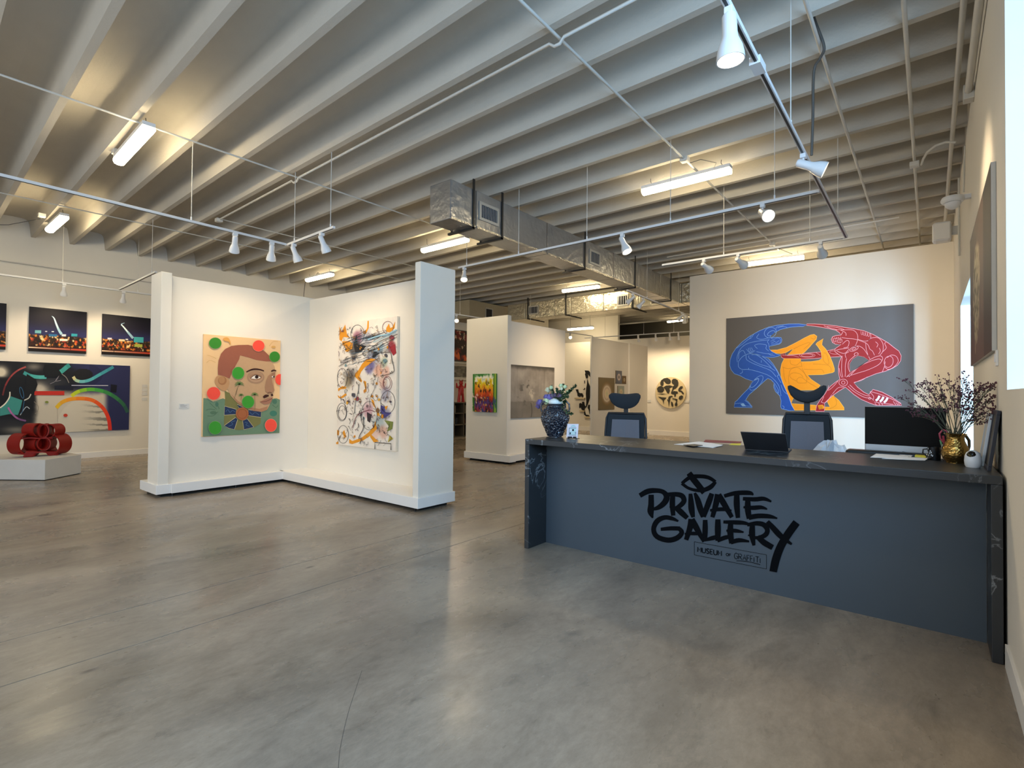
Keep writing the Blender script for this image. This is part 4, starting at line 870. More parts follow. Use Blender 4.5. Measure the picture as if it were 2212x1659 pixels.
bd = [(1010,715),(1280,715),(1285,765),(1450,762),(1580,742),(1625,712),(1612,600),(1560,520),(1525,480),(1550,450),(1650,390),(1632,440),(1625,490),(1690,560),(1750,660),(1800,780),(1830,880),(1828,925),(1800,942),(1640,975),(1395,980),(1450,1050),(1600,1150),(1540,1225),(1230,1230),(1140,1400),(1130,1445),(1500,1470),(1660,1500),(1755,1500),(1700,1390),(1790,1300),(1900,1390),(1985,1510),(1990,1552),(1180,1555),(1100,1400),(1040,1220),(1000,1130),(960,1010),(950,900),(970,800)]
A_.poly(bd, OR); A_.stroke(bd, 6, '#ffc661', closed=True, sm=0)
for L in ([(1440,375),(1490,395),(1525,375),(1500,345)], [(1160,560),(1280,500),(1400,455),(1430,470),(1330,560)], [(985,850),(1080,880),(1200,850),(1290,840)], [(1110,740),(1120,800),(1210,820),(1280,760)], [(1090,1130),(1085,1000),(1120,890),(1230,860),(1320,930),(1380,1030),(1370,1110)], [(1210,1080),(1120,1030),(1110,970),(1180,945),(1280,970),(1320,1020)], [(1370,1110),(1240,1110),(1220,1050),(1290,1020),(1400,1100),(1560,1190)],
    [(1480,800),(1650,810),(1740,830),(1775,880),(1770,940)], [(1330,885),(1500,895),(1620,890),(1660,950)], [(1640,650),(1650,740),(1700,800),(1740,790),(1700,640),(1650,620)], [(1285,770),(1300,850)], [(1820,1310),(1860,1400),(1850,1480),(1750,1530)], [(1000,860),(1010,1000),(1040,1100)], [(1300,870),(1360,980),(1420,1060)]): A_.stroke(L, 6, ORL, up=False)
A_.done('yellow_figure', t)
blue = [(1385,165),(1250,148),(1080,150),(900,170),(760,200),(600,265),(450,350),(330,440),(230,540),(165,640),(130,740),(125,830),(150,900),(200,960),(290,990),(380,1040),(500,1080),(480,1110),(430,1200),(330,1300),(245,1395),(210,1420),(195,1505),(490,1512),(490,1495),(430,1420),(385,1385),(440,1300),(560,1200),(690,1080),(745,1035),(800,1060),(845,1110),(840,1180),(870,1250),(940,1320),(960,1400),(955,1500),(970,1530),(1090,1560),(1180,1558),(1130,1470),(1090,1350),(1040,1230),(990,1120),(950,1010),(900,910),(830,800),(760,720),(700,690),(830,695),(930,670),(950,655),(890,640),(810,600),(770,560),(770,515),(830,500),(930,480),(965,450),(975,410),(960,370),(900,365),(800,375),(780,370),(800,340),(860,290),(950,240),(1100,205),(1250,190),(1320,190)]
A_.poly(blue, BL); A_.stroke(blue, 7, BLL, closed=True, sm=0)
A_.ring(785, 290, 100, 82, 7, BLL, -.4, up=False); A_.ring(800, 300, 66, 32, 7, BLL, -.5, up=False)
for L in ([(250,770),(245,690),(290,570),(390,480),(560,432),(760,410)], [(210,560),(330,480),(430,400),(480,380)], [(570,345),(570,380),(640,400),(740,380),(780,370)], [(600,310),(575,350)], [(530,495),(600,475),(690,485),(725,500),(715,550),(760,590)], [(575,550),(540,520),(530,495)], [(770,400),(740,440),(760,480),(770,560)], [(265,770),(270,850),(330,890),(430,890),(600,930),(760,990),(860,1070),(930,1170),(960,1320)], [(265,765),(330,685),(420,640),(520,635),(640,670),(760,760),(870,880),(930,990)], [(435,665),(450,715),(600,800),(760,850),(860,910)], [(390,660),(400,730),(500,790),(650,850),(790,910),(880,1010)], [(480,650),(560,655),(680,740),(800,860)], [(640,740),(640,780)], [(330,905),(330,940),(290,960)], [(430,890),(435,865)], [(600,1040),(500,1080)], [(560,600),(700,630),(830,640)], [(400,560),(450,620),(540,640),(700,690)], [(270,720),(280,620),(340,580),(380,640)], [(840,1100),(860,1180),(915,1280),(910,1210),(850,1110)], [(960,1140),(1000,1240),(1070,1300)], [(940,980),(900,1000),(960,1110)], [(980,1480),(1010,1500),(1000,1530)], [(200,1450),(330,1440),(380,1480),(480,1490)], [(370,1395),(420,1430),(480,1500)], [(750,630),(800,660),(860,660)], [(430,540),(445,600),(500,620)], [(455,535),(470,590),(520,605)], [(480,535),(500,580),(540,590)], [(900,215),(1000,190),(1060,210)], [(880,240),(890,200),(1000,180)], [(520,310),(480,370)], [(480,330),(450,385)]): A_.stroke(L, 6, BLL, up=False)
A_.ring(530, 1110, 95, 34, 7, BLL, -.85, up=False); A_.ring(560, 1110, 150, 60, 6, BLL, -.85, up=False)
for L in ([(800,385),(840,400),(900,380),(950,400),(940,460),(880,470),(800,480)], [(790,430),(840,420),(880,450),(930,420)], [(800,460),(850,440)]): A_.stroke(L, 5, BLL, up=False)
A_.poly([(300,1455),(350,1440),(390,1490),(330,1490)], '#8fc0f5')
A_.done('blue_figure', t)
red = sh([(-130,150),(0,150),(150,160),(350,180),(480,205),(650,230),(800,260),(950,320),(1080,390),(1200,460),(1300,540),(1370,590),(1410,670),(1400,750),(1350,820),(1270,870),(1150,920),(1000,960),(850,1020),(640,1110),(700,1180),(800,1260),(880,1300),(950,1215),(1100,1260),(1250,1340),(1400,1440),(1420,1475),(1000,1475),(900,1440),(760,1380),(640,1300),(550,1220),(500,1180),(400,1240),(300,1310),(230,1370),(160,1440),(165,1500),(155,1575),(15,1575),(30,1480),(100,1370),(160,1300),(210,1220),(260,1160),(350,1090),(410,1050),(388,950),(385,850),(405,760),(440,680),(380,640),(330,600),(330,556),(430,483),(340,480),(290,450),(270,400),(290,360),(340,340),(430,330),(400,290),(340,250),(200,220),(0,185),(-130,175)])
A_.poly(red, RD); A_.stroke(red, 8, PK, closed=True, sm=0)
hole = sh([(575,930),(570,800),(620,720),(700,668),(800,688),(885,745),(750,830),(650,895)]); A_.poly(hole, GR); A_.stroke(hole, 7, PK, closed=True, sm=0, up=False)
for L in ([(350,245),(480,245),(620,250),(690,310),(700,400),(670,490),(640,530)], [(440,370),(520,385),(640,395),(760,430),(860,480),(900,560),(940,590),(975,660)], [(700,400),(820,430),(900,400),(915,340),(900,300)], [(860,430),(940,375),(1040,380),(1110,470),(1110,590),(1060,660)], [(990,440),(1030,480),(1010,530)], [(1050,540),(1070,590),(1040,640)], [(1160,450),(1140,470),(1165,540),(1110,600)], [(830,450),(840,560),(870,660),(900,720)], [(640,520),(720,510),(800,560),(880,680)], [(470,540),(540,520),(560,440),(520,420),(450,480)], [(340,580),(420,560),(560,540)], [(360,590),(480,630),(560,560)], [(150,180),(260,220),(360,240)], [(200,190),(350,205),(480,240)], [(400,240),(500,290),(510,340)], [(460,280),(430,330)], [(450,670),(440,800),(440,930),(460,1020)], [(520,710),(500,830),(500,960),(495,1010)], [(720,640),(640,680),(560,760),(545,850),(575,940)], [(510,700),(500,640),(560,600)], [(400,870),(415,960),(440,1020)], [(520,1010),(700,950),(860,900),(1030,820),(1100,740),(1100,690),(1060,670),(960,700),(760,820),(600,940),(515,1015)], [(560,1010),(720,850),(900,760),(1040,720),(1090,740)], [(1100,930),(1130,860),(1150,760)], [(1140,850),(1200,890),(1290,850),(1360,760),(1330,680),(1250,655),(1180,700)], [(640,1100),(760,1070),(860,1010)], [(380,1080),(300,1170),(220,1230),(230,1150)], [(480,1180),(380,1190),(290,1290)], [(280,1300),(180,1430),(100,1420)], [(150,1330),(110,1420)], [(540,1160),(640,1250),(800,1340),(920,1360),(960,1400)], [(570,1140),(680,1240),(820,1310),(900,1320)], [(900,1260),(960,1330),(950,1390)], [(900,1250),(1050,1290),(1250,1370),(1400,1450)], [(970,1420),(1100,1440),(1280,1460)], [(1280,1410),(1320,1470)], [(1320,1430),(1360,1475)], [(1350,1440),(1390,1475)], [(980,1440),(1010,1475)], [(1040,1430),(1060,1475)], [(1090,1440),(1110,1475)]): A_.stroke(sh(L), 7, PK, up=False)
for q in ((465,1105,70,56,0),(465,1105,28,26,0),(1205,765,72,94,.3),(640,555,75,32,-.4),(640,555,38,14,-.4),(675,640,32,22,-.3),(895,1360,20,16,0)): A_.ring(q[0]+o_, q[1], q[2], q[3], 7, PK, q[4], up=False)
for k in range(4): A_.stroke(sh([(752+k*36,265+k*10),(760+k*36,320+k*10),(782+k*36,320+k*10),(782+k*36,275+k*10)]), 5, PK, up=False)
for k in range(5): A_.stroke(sh([(290+k*32,370-k*3),(310+k*30,420),(290+k*34,460)]), 5, PK, up=False)
A_.stroke(sh([(290,400),(360,380),(440,400),(450,450)]), 5, PK, up=False); A_.ring(o_+330, 410, 38, 24, 5, PK, up=False); A_.ring(o_+400, 430, 30, 26, 5, PK, up=False)
A_.up()
for k in range(3): A_.stroke(sh([(995+k*66,1400+k*14),(1030+k*66,1370+k*14),(1055+k*66,1320+k*16)]), 36, '#eadff5', up=False)
A_.poly(sh([(50,1475),(130,1465),(160,1500),(150,1530),(70,1540)]), OR)
for k in range(3): A_.stroke(sh([(55,1490+k*18),(130,1485+k*20)]), 5, RD, sm=0, up=False)
A_.done('red_figure', t)

# --- portrait (front plane X = -8.36, on the left panel)
PX = -8.36
t = canvas('painting', 'portrait of a mustached man with green and red dots on the corner partition', 'painting', -8.394, 3.125, .808, PX, 4.29, 2.325, mat('canvas_peach', '#edc48f', .7, noise=.05, scale=5))
a = Art((430, 710, 6.637), lambda x, y: onX(x, y, PX+.0005), (1, 0, 0), .0008, .0004)
a.poly([(62,995),(120,1000),(160,1025),(200,1046),(250,1035),(300,1012),(345,998),(366,1010),(500,1120),(800,1180),(960,1160),(1040,1012),(1075,1000),(1110,998),(1160,1020),(1152,1495),(600,1520),(52,1546)], '#6d8a6e')
for q in ((255,1085,24,34,'#4e7560'),(205,1205,48,24,'#56765c'),(1065,1215,52,40,'#3f7a66'),(1085,1045,32,36,'#4e7560')): a.ell(*q)
for L in ([(150,1060),(200,1110),(250,1155)], [(100,1170),(160,1150),(230,1165)], [(270,1110),(290,1150)], [(1050,1090),(1100,1130),(1130,1100)], [(120,1250),(200,1250),(270,1190)]): a.stroke(L, 6, '#4d6b50', up=False)
a.poly([(366,890),(372,1000),(366,1110),(360,1240),(355,1390),(430,1432),(560,1455),(700,1440),(800,1410),(880,1360),(888,1180),(750,1150),(560,1050),(430,920)], '#7b7846')
NV = '#23365a'; CRM = '#d9c79a'
for w_ in ([(365,1110),(532,1155),(525,1228),(358,1240)], [(358,1390),(520,1272),(552,1300),(505,1446),(430,1430)], [(622,1318),(690,1292),(782,1412),(640,1448)], [(703,1162),(890,1190),(885,1272),(703,1245)], [(540,1080),(640,1130),(570,1140)]):
    a.poly(w_, NV); a.stroke(w_, 6, CRM, closed=True, sm=0)
for L in ([(380,1190),(410,1160),(440,1200),(480,1170),(515,1200)], [(420,1400),(480,1370),(460,1340),(520,1320)], [(650,1340),(690,1350),(670,1380),(720,1400)], [(720,1190),(760,1230),(800,1200),(860,1240)]): a.stroke(L, 6, '#4f6f95', up=False)
a.poly([(580,385),(545,490),(475,590),(440,720),(405,860),(450,960),(540,1060),(650,1130),(780,1180),(900,1190),(970,1165),(1005,1100),(1030,1050),(1050,1000),(1050,950),(1065,915),(1076,885),(1070,820),(1072,700),(1092,600),(1078,540),(1040,468),(800,430)], '#c59f78', 0)
a.poly([(450,930),(560,1040),(700,1120),(860,1150),(985,1110),(970,1165),(900,1190),(780,1180),(650,1130),(540,1060)], '#b0805f')
a.poly([(330,665),(395,695),(428,750),(425,820),(375,892),(310,875),(250,820),(220,750),(245,688),(290,668)], '#c39366', 3); a.ell(330, 745, 62, 62, '#a9754c'); a.ell(322, 735, 44, 50, '#b98659')
a.poly([(268,660),(266,560),(275,460),(310,360),(370,292),(460,248),(560,235),(700,232),(820,262),(930,318),(1000,385),(1045,468),(960,470),(820,450),(700,412),(585,383),(570,440),(515,540),(465,640),(432,715),(350,680)], '#9c5d48')
a.ell(808, 695, 125, 92, '#a98568'); a.ell(810, 700, 100, 66, '#bb9676'); a.ell(808, 690, 92, 50, '#a27c5f')
a.poly([(737,712),(770,680),(810,668),(850,672),(884,698),(850,715),(800,722)], '#f0e6d8'); a.ell(822, 692, 26, 24, '#2c1511'); a.stroke([(735,712),(775,675),(820,664),(885,697)], 8, '#4a2a20', up=False)
a.poly([(1030,640),(1090,620),(1078,700),(1050,712),(1028,700)], '#a0765a'); a.poly([(1032,690),(1055,675),(1075,690),(1060,705)], '#f0e6d8'); a.ell(1066, 690, 11, 12, '#2c1511')
a.stroke([(672,622,14),(740,590,22),(800,580,24),(870,588,20),(925,606,16)], 20, '#3b1a15'); a.stroke([(1028,612,18),(1065,597,22),(1100,604,16)], 20, '#3b1a15')
a.poly([(1022,648),(985,680),(955,750),(938,840),(945,895),(980,930),(1010,936),(1060,905),(1076,880),(1045,770),(1035,690)], '#a87e60'); a.stroke([(975,925),(1010,912),(1035,925)], 8, '#5a382a')
a.stroke([(915,988,26),(950,966,42),(994,958,20)], 28, '#3b1a15', sm=3); a.stroke([(1026,955,30),(1054,946,32)], 28, '#3b1a15', sm=0)
a.poly([(868,1050),(930,1015),(1000,990),(1050,984),(1040,1015),(1025,1050),(990,1078),(920,1082)], '#a5735c'); a.stroke([(870,1050),(950,1042),(1045,1000)], 7, '#6a4032')
a.ell(612, 1220, 92, 92, '#a9633c'); a.ring(612, 1220, 66, 66, 8, '#94502e')
for px_, py_, tx, ty, s_ in ((540,860,570,800,1), (600,985,596,955,.55), (795,1140,790,950,.8), (500,1000,545,860,.1)):
    a.stroke([(px_-20*s_, py_+(90 if s_ == 1 else 30)),(px_,py_),(tx,ty)], 6, '#8c7a54', up=False)
    if s_ > .2:
        for k in range(9):
            an = R(-200+k*26); a.stroke([(tx,ty,7*s_+2),(tx+42*s_*math.cos(an),ty+38*s_*math.sin(an)-4*s_,8*s_+2),(tx+72*s_*math.cos(an),ty+(58*math.sin(an)+16)*s_,2)], 9*s_+2, '#5f7f45', up=False)
for L in ([(340,140),(380,125),(420,140),(445,200),(440,235),(420,190),(360,175)],): a.poly(L, '#dca153', 3)
a.ell(1060, 262, 30, 16, '#d9a860')
for L in ([(110,380),(180,400),(240,430)], [(100,490),(150,455),(230,485)], [(1000,250),(1050,190),(1120,180)]): a.stroke(L, 4, '#c79a5c', up=False)
GN = '#3c9a30'; GD = '#38872a'; RE = '#fa5240'
for x, y, rx, ry, c in ((225,208,87,78,GD),(845,247,84,79,RE),(1075,403,74,74,GD),(553,637,85,87,GN),(200,928,95,91,RE),(694,1050,86,88,GN),(222,1420,91,93,GN),(1020,1385,83,90,RE)):
    a.ell(x, y, rx+4, ry+4, '#e8a58a' if c == RE else '#8fae72', 36); a.ell(x, y, rx, ry, c, 36)
a.poly([(1163,650),(1125,655),(1095,680),(1082,728),(1095,775),(1125,803),(1158,808)], RE, 0)
a.done('painted_figure', t)

# --- splattered abstract (front plane Y = 4.775)
AY = 4.775; ax0, ax1, az0, az1 = -7.45, -5.962, .645, 2.585
t = canvas('painting', 'tall white canvas splattered with orange, black, blue and red on the corner partition', 'painting', ax0, AY, az0, ax1, 4.813, az1, mat('canvas_offwhite', '#e9e2d2', .7))
def fa(U, V):
    img = np.ones(U.shape+(3,))*hx('#ece3d6')
    def blob(u, v, r, c, k=1, e=1.0): 
        nonlocal img
        d = np.sqrt(((U-u)*.75/e)**2+(V-v)**2)/r+(nz(U, V, 10, 14, int(u*100+v*1000))-.5)*.9; img = blend(img, c, k*(1-sstep(.35, 1.15, d)))
    for q in ((.36,.13,.075,'#8b4a63',.8),(.30,.21,.10,'#3b3b3f',.75),(.5,.14,.09,'#8d93a8',.5),(.62,.27,.07,'#7fa9bd',.6),(.62,.33,.10,'#8e8ba0',.5),(.80,.34,.05,'#8aa27a',.5),(.58,.36,.07,'#6c6394',.85),(.72,.40,.06,'#d98b6b',.6),(.84,.42,.05,'#d9896d',.5),(.25,.44,.09,'#4a4644',.75),(.20,.49,.06,'#6b5b3a',.6),(.78,.50,.06,'#df9a80',.5),(.84,.57,.07,'#8f8ca0',.7),(.84,.72,.06,'#4a4a78',.5),(.74,.80,.08,'#6f8e93',.5),(.55,.70,.07,'#a8506a',.45),(.8,.86,.06,'#d7896a',.5),(.68,.88,.05,'#e39a82',.4),(.14,.42,.05,'#777777',.35),(.75,.22,.05,'#7bb3c9',.5),(.92,.22,.05,'#9a2a35',.9)):
        blob(*q)
    n = nz(U, V, 14, 20, 5, 5)[..., None]; img *= (.93+.1*n)
    d = (V+.10*U+.02*(nz(U, V, 20, 6, 8)-.5)); img = blend(img, '#4a4b52', .5*np.exp(-((d-.33)/.02)**2)*(nz(U, V, 30, 8, 3) > .5))
    return img
field('colour_washes', t, (ax0, AY, az1), (ax1-ax0, 0, 0), (0, 0, az0-az1), 120, 170, fa, (0, -1, 0), .0012)
a = Art((715, 670, 5.184), lambda x, y: onY(x, y, AY), (0, -1, 0), .0016, .0002); rg = random.Random(21)
def ink(x, y): return 70 < x < 725 and 150-(x-95)*.11 < y < 1490+(x-60)*.12
GO = '#e29522'
for P in ([(95,180),(120,240),(160,160),(180,270),(215,310),(140,300),(120,350),(95,330)], [(125,350),(200,345),(245,370),(240,430),(190,470),(160,460),(165,410),(130,390)], [(455,540),(500,550),(440,600),(380,640),(340,690),(320,740),(350,790),(340,810),(290,765),(265,740),(270,710),(310,670),(350,600),(400,550)], [(410,120),(425,120),(425,200),(390,270),(375,260),(405,200)], [(620,200),(650,150),(665,200),(690,190),(720,125),(715,200),(660,250),(620,240)], [(205,1440),(240,1465),(340,1430),(420,1370),(480,1300),(500,1240),(515,1330),(450,1400),(360,1460),(240,1500),(205,1490)], [(440,1380),(500,1440),(540,1470),(480,1480),(440,1420)], [(70,1340),(95,1350),(90,1400),(70,1400)], [(130,1370),(150,1340),(175,1420),(150,1430)], [(60,1480),(85,1470),(85,1500),(60,1500)], [(365,790),(395,800),(400,910),(370,930),(365,900),(385,880)], [(450,990),(480,1010),(500,1100),(470,1060)], [(520,1070),(550,1190),(520,1180)], [(600,1080),(640,1070),(620,1120)], [(80,880),(130,850),(175,860),(170,880),(110,885),(85,910)], [(75,950),(110,975),(165,930),(180,950),(130,985),(90,985)]): a.poly(P, GO)
for P, c in (([(275,480),(255,380),(290,270),(300,380),(400,400),(340,470)], '#222326'), ([(480,460),(550,480),(470,540)], '#2b2f33'), ([(655,420),(720,380),(735,480),(700,510)], '#9c2733'), ([(560,1060),(600,1080),(610,1140),(680,1150),(600,1210),(555,1130)], '#4a4582'), ([(405,1140),(460,1170),(440,1260),(410,1240)], '#3a2f33'), ([(480,470),(520,465),(505,520),(465,530)], '#1f2326'), ([(600,1230),(700,1250),(690,1330),(630,1360),(650,1300)], '#7b8440'), ([(660,1400),(700,1440),(640,1480)], '#b8a53a')): a.poly(P, c)
for i in range(44):
    y = 300+rg.uniform(-60, 260); x = rg.uniform(100, 500); L = rg.uniform(60, 240); dy = -L*rg.uniform(.15, .55)
    p = [(x, y+120-x*.25), (x+L*.5, y+120-x*.25+dy*.5+rg.uniform(-14, 14)), (min(x+L, 735), y+120-x*.25+dy)]
    if all(ink(*q) for q in p): a.stroke(p, rg.uniform(2, 5), rg.choice(['#26262a', '#3a3f45', '#4b6f86', '#26262a']), up=False)
for c in ((300,270,75,105),(640,195,60,70),(125,1140,55,100),(130,1150,45,80),(640,1030,80,125),(635,820,50,80),(630,815,38,62),(140,1390,60,100),(430,1180,90,160),(130,760,55,110)): a.ring(c[0], c[1], c[2], c[3], 4, '#7b3a3f' if c[0] > 600 and c[1] < 900 else '#33333a')
for i in range(26):
    x, y, r_ = rg.uniform(90, 690), rg.uniform(200, 1460), rg.uniform(8, 26)
    if ink(x-30, y) and ink(x+30, y): a.poly([(x+r_*rg.uniform(.5, 1.2)*math.cos(k*.9), y+r_*1.3*rg.uniform(.5, 1.3)*math.sin(k*.9)) for k in range(7)], rg.choice([GO, '#c9821c', '#d9a23a', '#4a4a52', '#8a3a44', '#6f8e93', '#7d5a3a']))
for i in range(300):
    x, y = rg.uniform(80, 700), rg.uniform(170, 1480); q = [(x, y)]
    for k in range(3): q.append((q[-1][0]+rg.uniform(-22, 22), q[-1][1]+rg.uniform(-30, 34)))
    if all(ink(*z) for z in q): a.stroke(q, rg.uniform(2, 4.5), rg.choice(['#3a3a40', '#55555c', '#2b2b30', '#8c6d3a', '#705060']), up=False)
a.stroke([(680,480),(690,560),(710,640),(700,700),(560,740)], 6, '#2b2b30'); a.stroke([(320,830),(310,920),(280,1040),(270,1150)], 6, '#3e4850'); a.stroke([(540,745),(500,870),(440,1000),(450,1090)], 4, '#333338'); a.stroke([(250,1320),(300,1180),(430,1120),(500,1140)], 7, '#6f3a48'); a.stroke([(370,1190),(370,1320),(330,1400),(320,1440)], 7, '#2b2b30')
a.stroke([(500,1555),(500,1480),(680,1495),(680,1565)], 8, '#26262a', sm=0); a.stroke([(280,400),(420,440),(560,350),(755,270)], 6, '#2b2b30'); a.stroke([(95,630),(300,520),(480,440),(750,300)], 5, '#2b2b30'); a.stroke([(560,480),(680,470)], 6, '#2b2b30', sm=0)
a.stroke([(420,330),(540,290),(640,270),(745,220)], 16, '#8fb7c9'); a.stroke([(480,360),(600,310),(740,250)], 8, '#7fa9bd')
a.done('brush_strokes', t)
lab = lambda x0, y0, z0, x1, y1, z1, l, n='wall_label': tag(build(Box(x0, y0, z0, x1, y1, z1), n, mat('label_card', '#d9d8d4', .7)), l, 'label')
lc = lab(-8.396, 2.83, 1.232, -8.388, 2.955, 1.298, 'small white caption card left of the man portrait')
for k, L in enumerate((.05, .09, .07, .09)): build(Box(-8.388, 2.84, 1.283-k*.012, -8.3875, 2.84+L, 1.287-k*.012), 'text_line', mat('grey_print_text', '#7a7a7c', .7), lc)

# --- small multicoloured canvas on the second partition (front plane Y = 8.39)
t = canvas('painting', 'small green edged canvas of dripping rainbow colours on the second partition', 'painting', -8.09+.235, 8.392, 1.075, -7.18, 8.428, 1.90, mat('canvas_green', '#3c7a2c', .6))
def fb(U, V):
    img = np.ones(U.shape+(3,))*hx('#2f7a2a'); n1 = nz(U, V, 16, 5, 1, 4); n2 = nz(U, V, 20, 8, 2, 4); n3 = nz(U, V, 14, 10, 9, 4)
    inn = sstep(.05, .12, U)*(1-sstep(.86, .92, U))
    cols = [(.0, '#2f7a2a'), (.1, '#f4f1e4'), (.22, '#e9d21f'), (.36, '#f0a21e'), (.52, '#e0561f'), (.68, '#8d1f1c'), (.8, '#4b3a86'), (.92, '#a53a52'), (1.1, '#702020')]
    W_ = np.clip(V+(n1-.5)*.35, 0, 1.05); g = np.zeros_like(img)
    for (a0, c0), (a1, c1) in zip(cols, cols[1:]):
        m = ((W_ >= a0) & (W_ < a1)); f = ((W_-a0)/(a1-a0))[..., None]; g = np.where(m[..., None], hx(c0)*(1-f)+hx(c1)*f, g)
    img = img*(1-inn[..., None])+g*inn[..., None]
    img = blend(img, '#241410', inn*sstep(.56, .62, n2)*sstep(.12, .3, V)*.8); img = blend(img, '#f6efe2', inn*sstep(.62, .68, n3)*(V < .3)); img = blend(img, '#f0b030', inn*sstep(.66, .7, n3)*(V > .3)*.8)
    img = blend(img, '#c9d24a', (U > .93)*.7); img = blend(img, '#f0c9c0', sstep(.68, .72, nz(U, V, 12, 12, 33))*(V > .5)*.9*(U < .4)); img = blend(img, '#2c4a8a', sstep(.6, .66, nz(U, V, 12, 6, 34))*(V > .6)*(U > .4)*.8)
    return img
field('colour_drips', t, (-7.855, 8.392, 1.90), (.675, 0, 0), (0, 0, -.825), 70, 85, fb, (0, -1, 0))
# --- large grey canvas (front plane X = -6.97)
t = canvas('painting', 'large worn grey canvas with faint marks on the second partition', 'painting', -6.998, 8.6, .95, -6.965, 10.27, 2.10, mat('canvas_grey', '#8d867d', .8))
def fg(U, V):
    n = nz(U, V, 4, 4, 41, 6); s_ = nz(U, V, 40, 3, 42, 4); img = np.ones(U.shape+(3,))*hx('#a0978c')*(.78+.4*n[..., None])*(.92+.14*s_[..., None])
    img = blend(img, '#6b655c', .75*sstep(.68, .70, V+.015*(nz(U, V, 10, 2, 4)-.5))*(.5+.5*s_)); img = blend(img, '#4e4a44', sstep(.09, .0, V+.05*(nz(U, V, 12, 3, 43)-.5)-.03*U)*.9)
    img = blend(img, '#56514c', .9*sstep(.62, .72, nz(U, V, 12, 12, 44, 5))*np.exp(-(((U-.36)/.16)**2+((V-.5)/.22)**2))*1.4); img = blend(img, '#cfc3b0', .9*sstep(.6, .68, nz(U, V, 14, 14, 45, 4))*np.exp(-(((U-.47)/.07)**2+((V-.55)/.12)**2)))
    img = blend(img, '#2e2b29', .9*np.exp(-((U-(.44+.03*np.sin(V*9)))/.006)**2)*(V > .72)); img = blend(img, '#5d574f', .35*np.exp(-((U-.75)/.02)**2)*sstep(.5, .3, V)); return img
field('worn_surface', t, (-6.965, 8.6, 2.10), (0, 1.67, 0), (0, 0, -1.15), 110, 110, fg, (1, 0, 0))
# --- concentric ring canvases on the far partition (front plane X = -7.57)
def rings(y0, y1, z0, z1, label, cols, px):
    t = canvas('painting', label, 'painting', -7.598, y0, z0, px, y1, z1, mat('ring_edge', '#7c6a4c', .8)); cs = [hx(c) for c in cols]
    def f(U, V):
        r = np.sqrt(((U-.5)/.42)**2+((V-.5)/.42)**2)*(len(cs)-1); i = np.clip(r.astype(int), 0, len(cs)-2); g = np.clip(r-i, 0, 1)[..., None]; C_ = np.array(cs); return C_[i]*(1-g)+C_[i+1]*g
    field('painted_rings', t, (px, y0, z1), (0, y1-y0, 0), (0, 0, z0-z1), 60, 70, f, (1, 0, 0))
rings(13.49, 14.46, 1.01, 1.97, 'largest concentric ring canvas, brown with a pale green centre', ['#c3c49a', '#cfc4a0', '#d8c6a2', '#d9c4a8', '#bda78f', '#dccdb4', '#a08a70', '#8d7550', '#7d6a48', '#7a6a4c'], -7.572)
rings(14.55, 14.95, 1.81, 2.21, 'upper grey blue canvas with a pale pink ring', ['#6f6a66', '#7a7470', '#8c8078', '#e0cfc4', '#c4b4ac', '#757680', '#6c6f7a', '#666a74'], -7.574)
rings(14.99, 15.25, 1.81, 2.06, 'smallest brown canvas with a thin ring at upper right', ['#7d6a4e', '#8a7a5e', '#c4b390', '#7a6140', '#6c5436', '#6a5234'], -7.576)
rings(14.68, 15.11, 1.36, 1.74, 'lower pale canvas with a soft ring just above the chair headrest', ['#b39a84', '#cdb898', '#d9c8a0', '#cfc3a0', '#aeb09a', '#a3a898', '#a0a698'], -7.574)
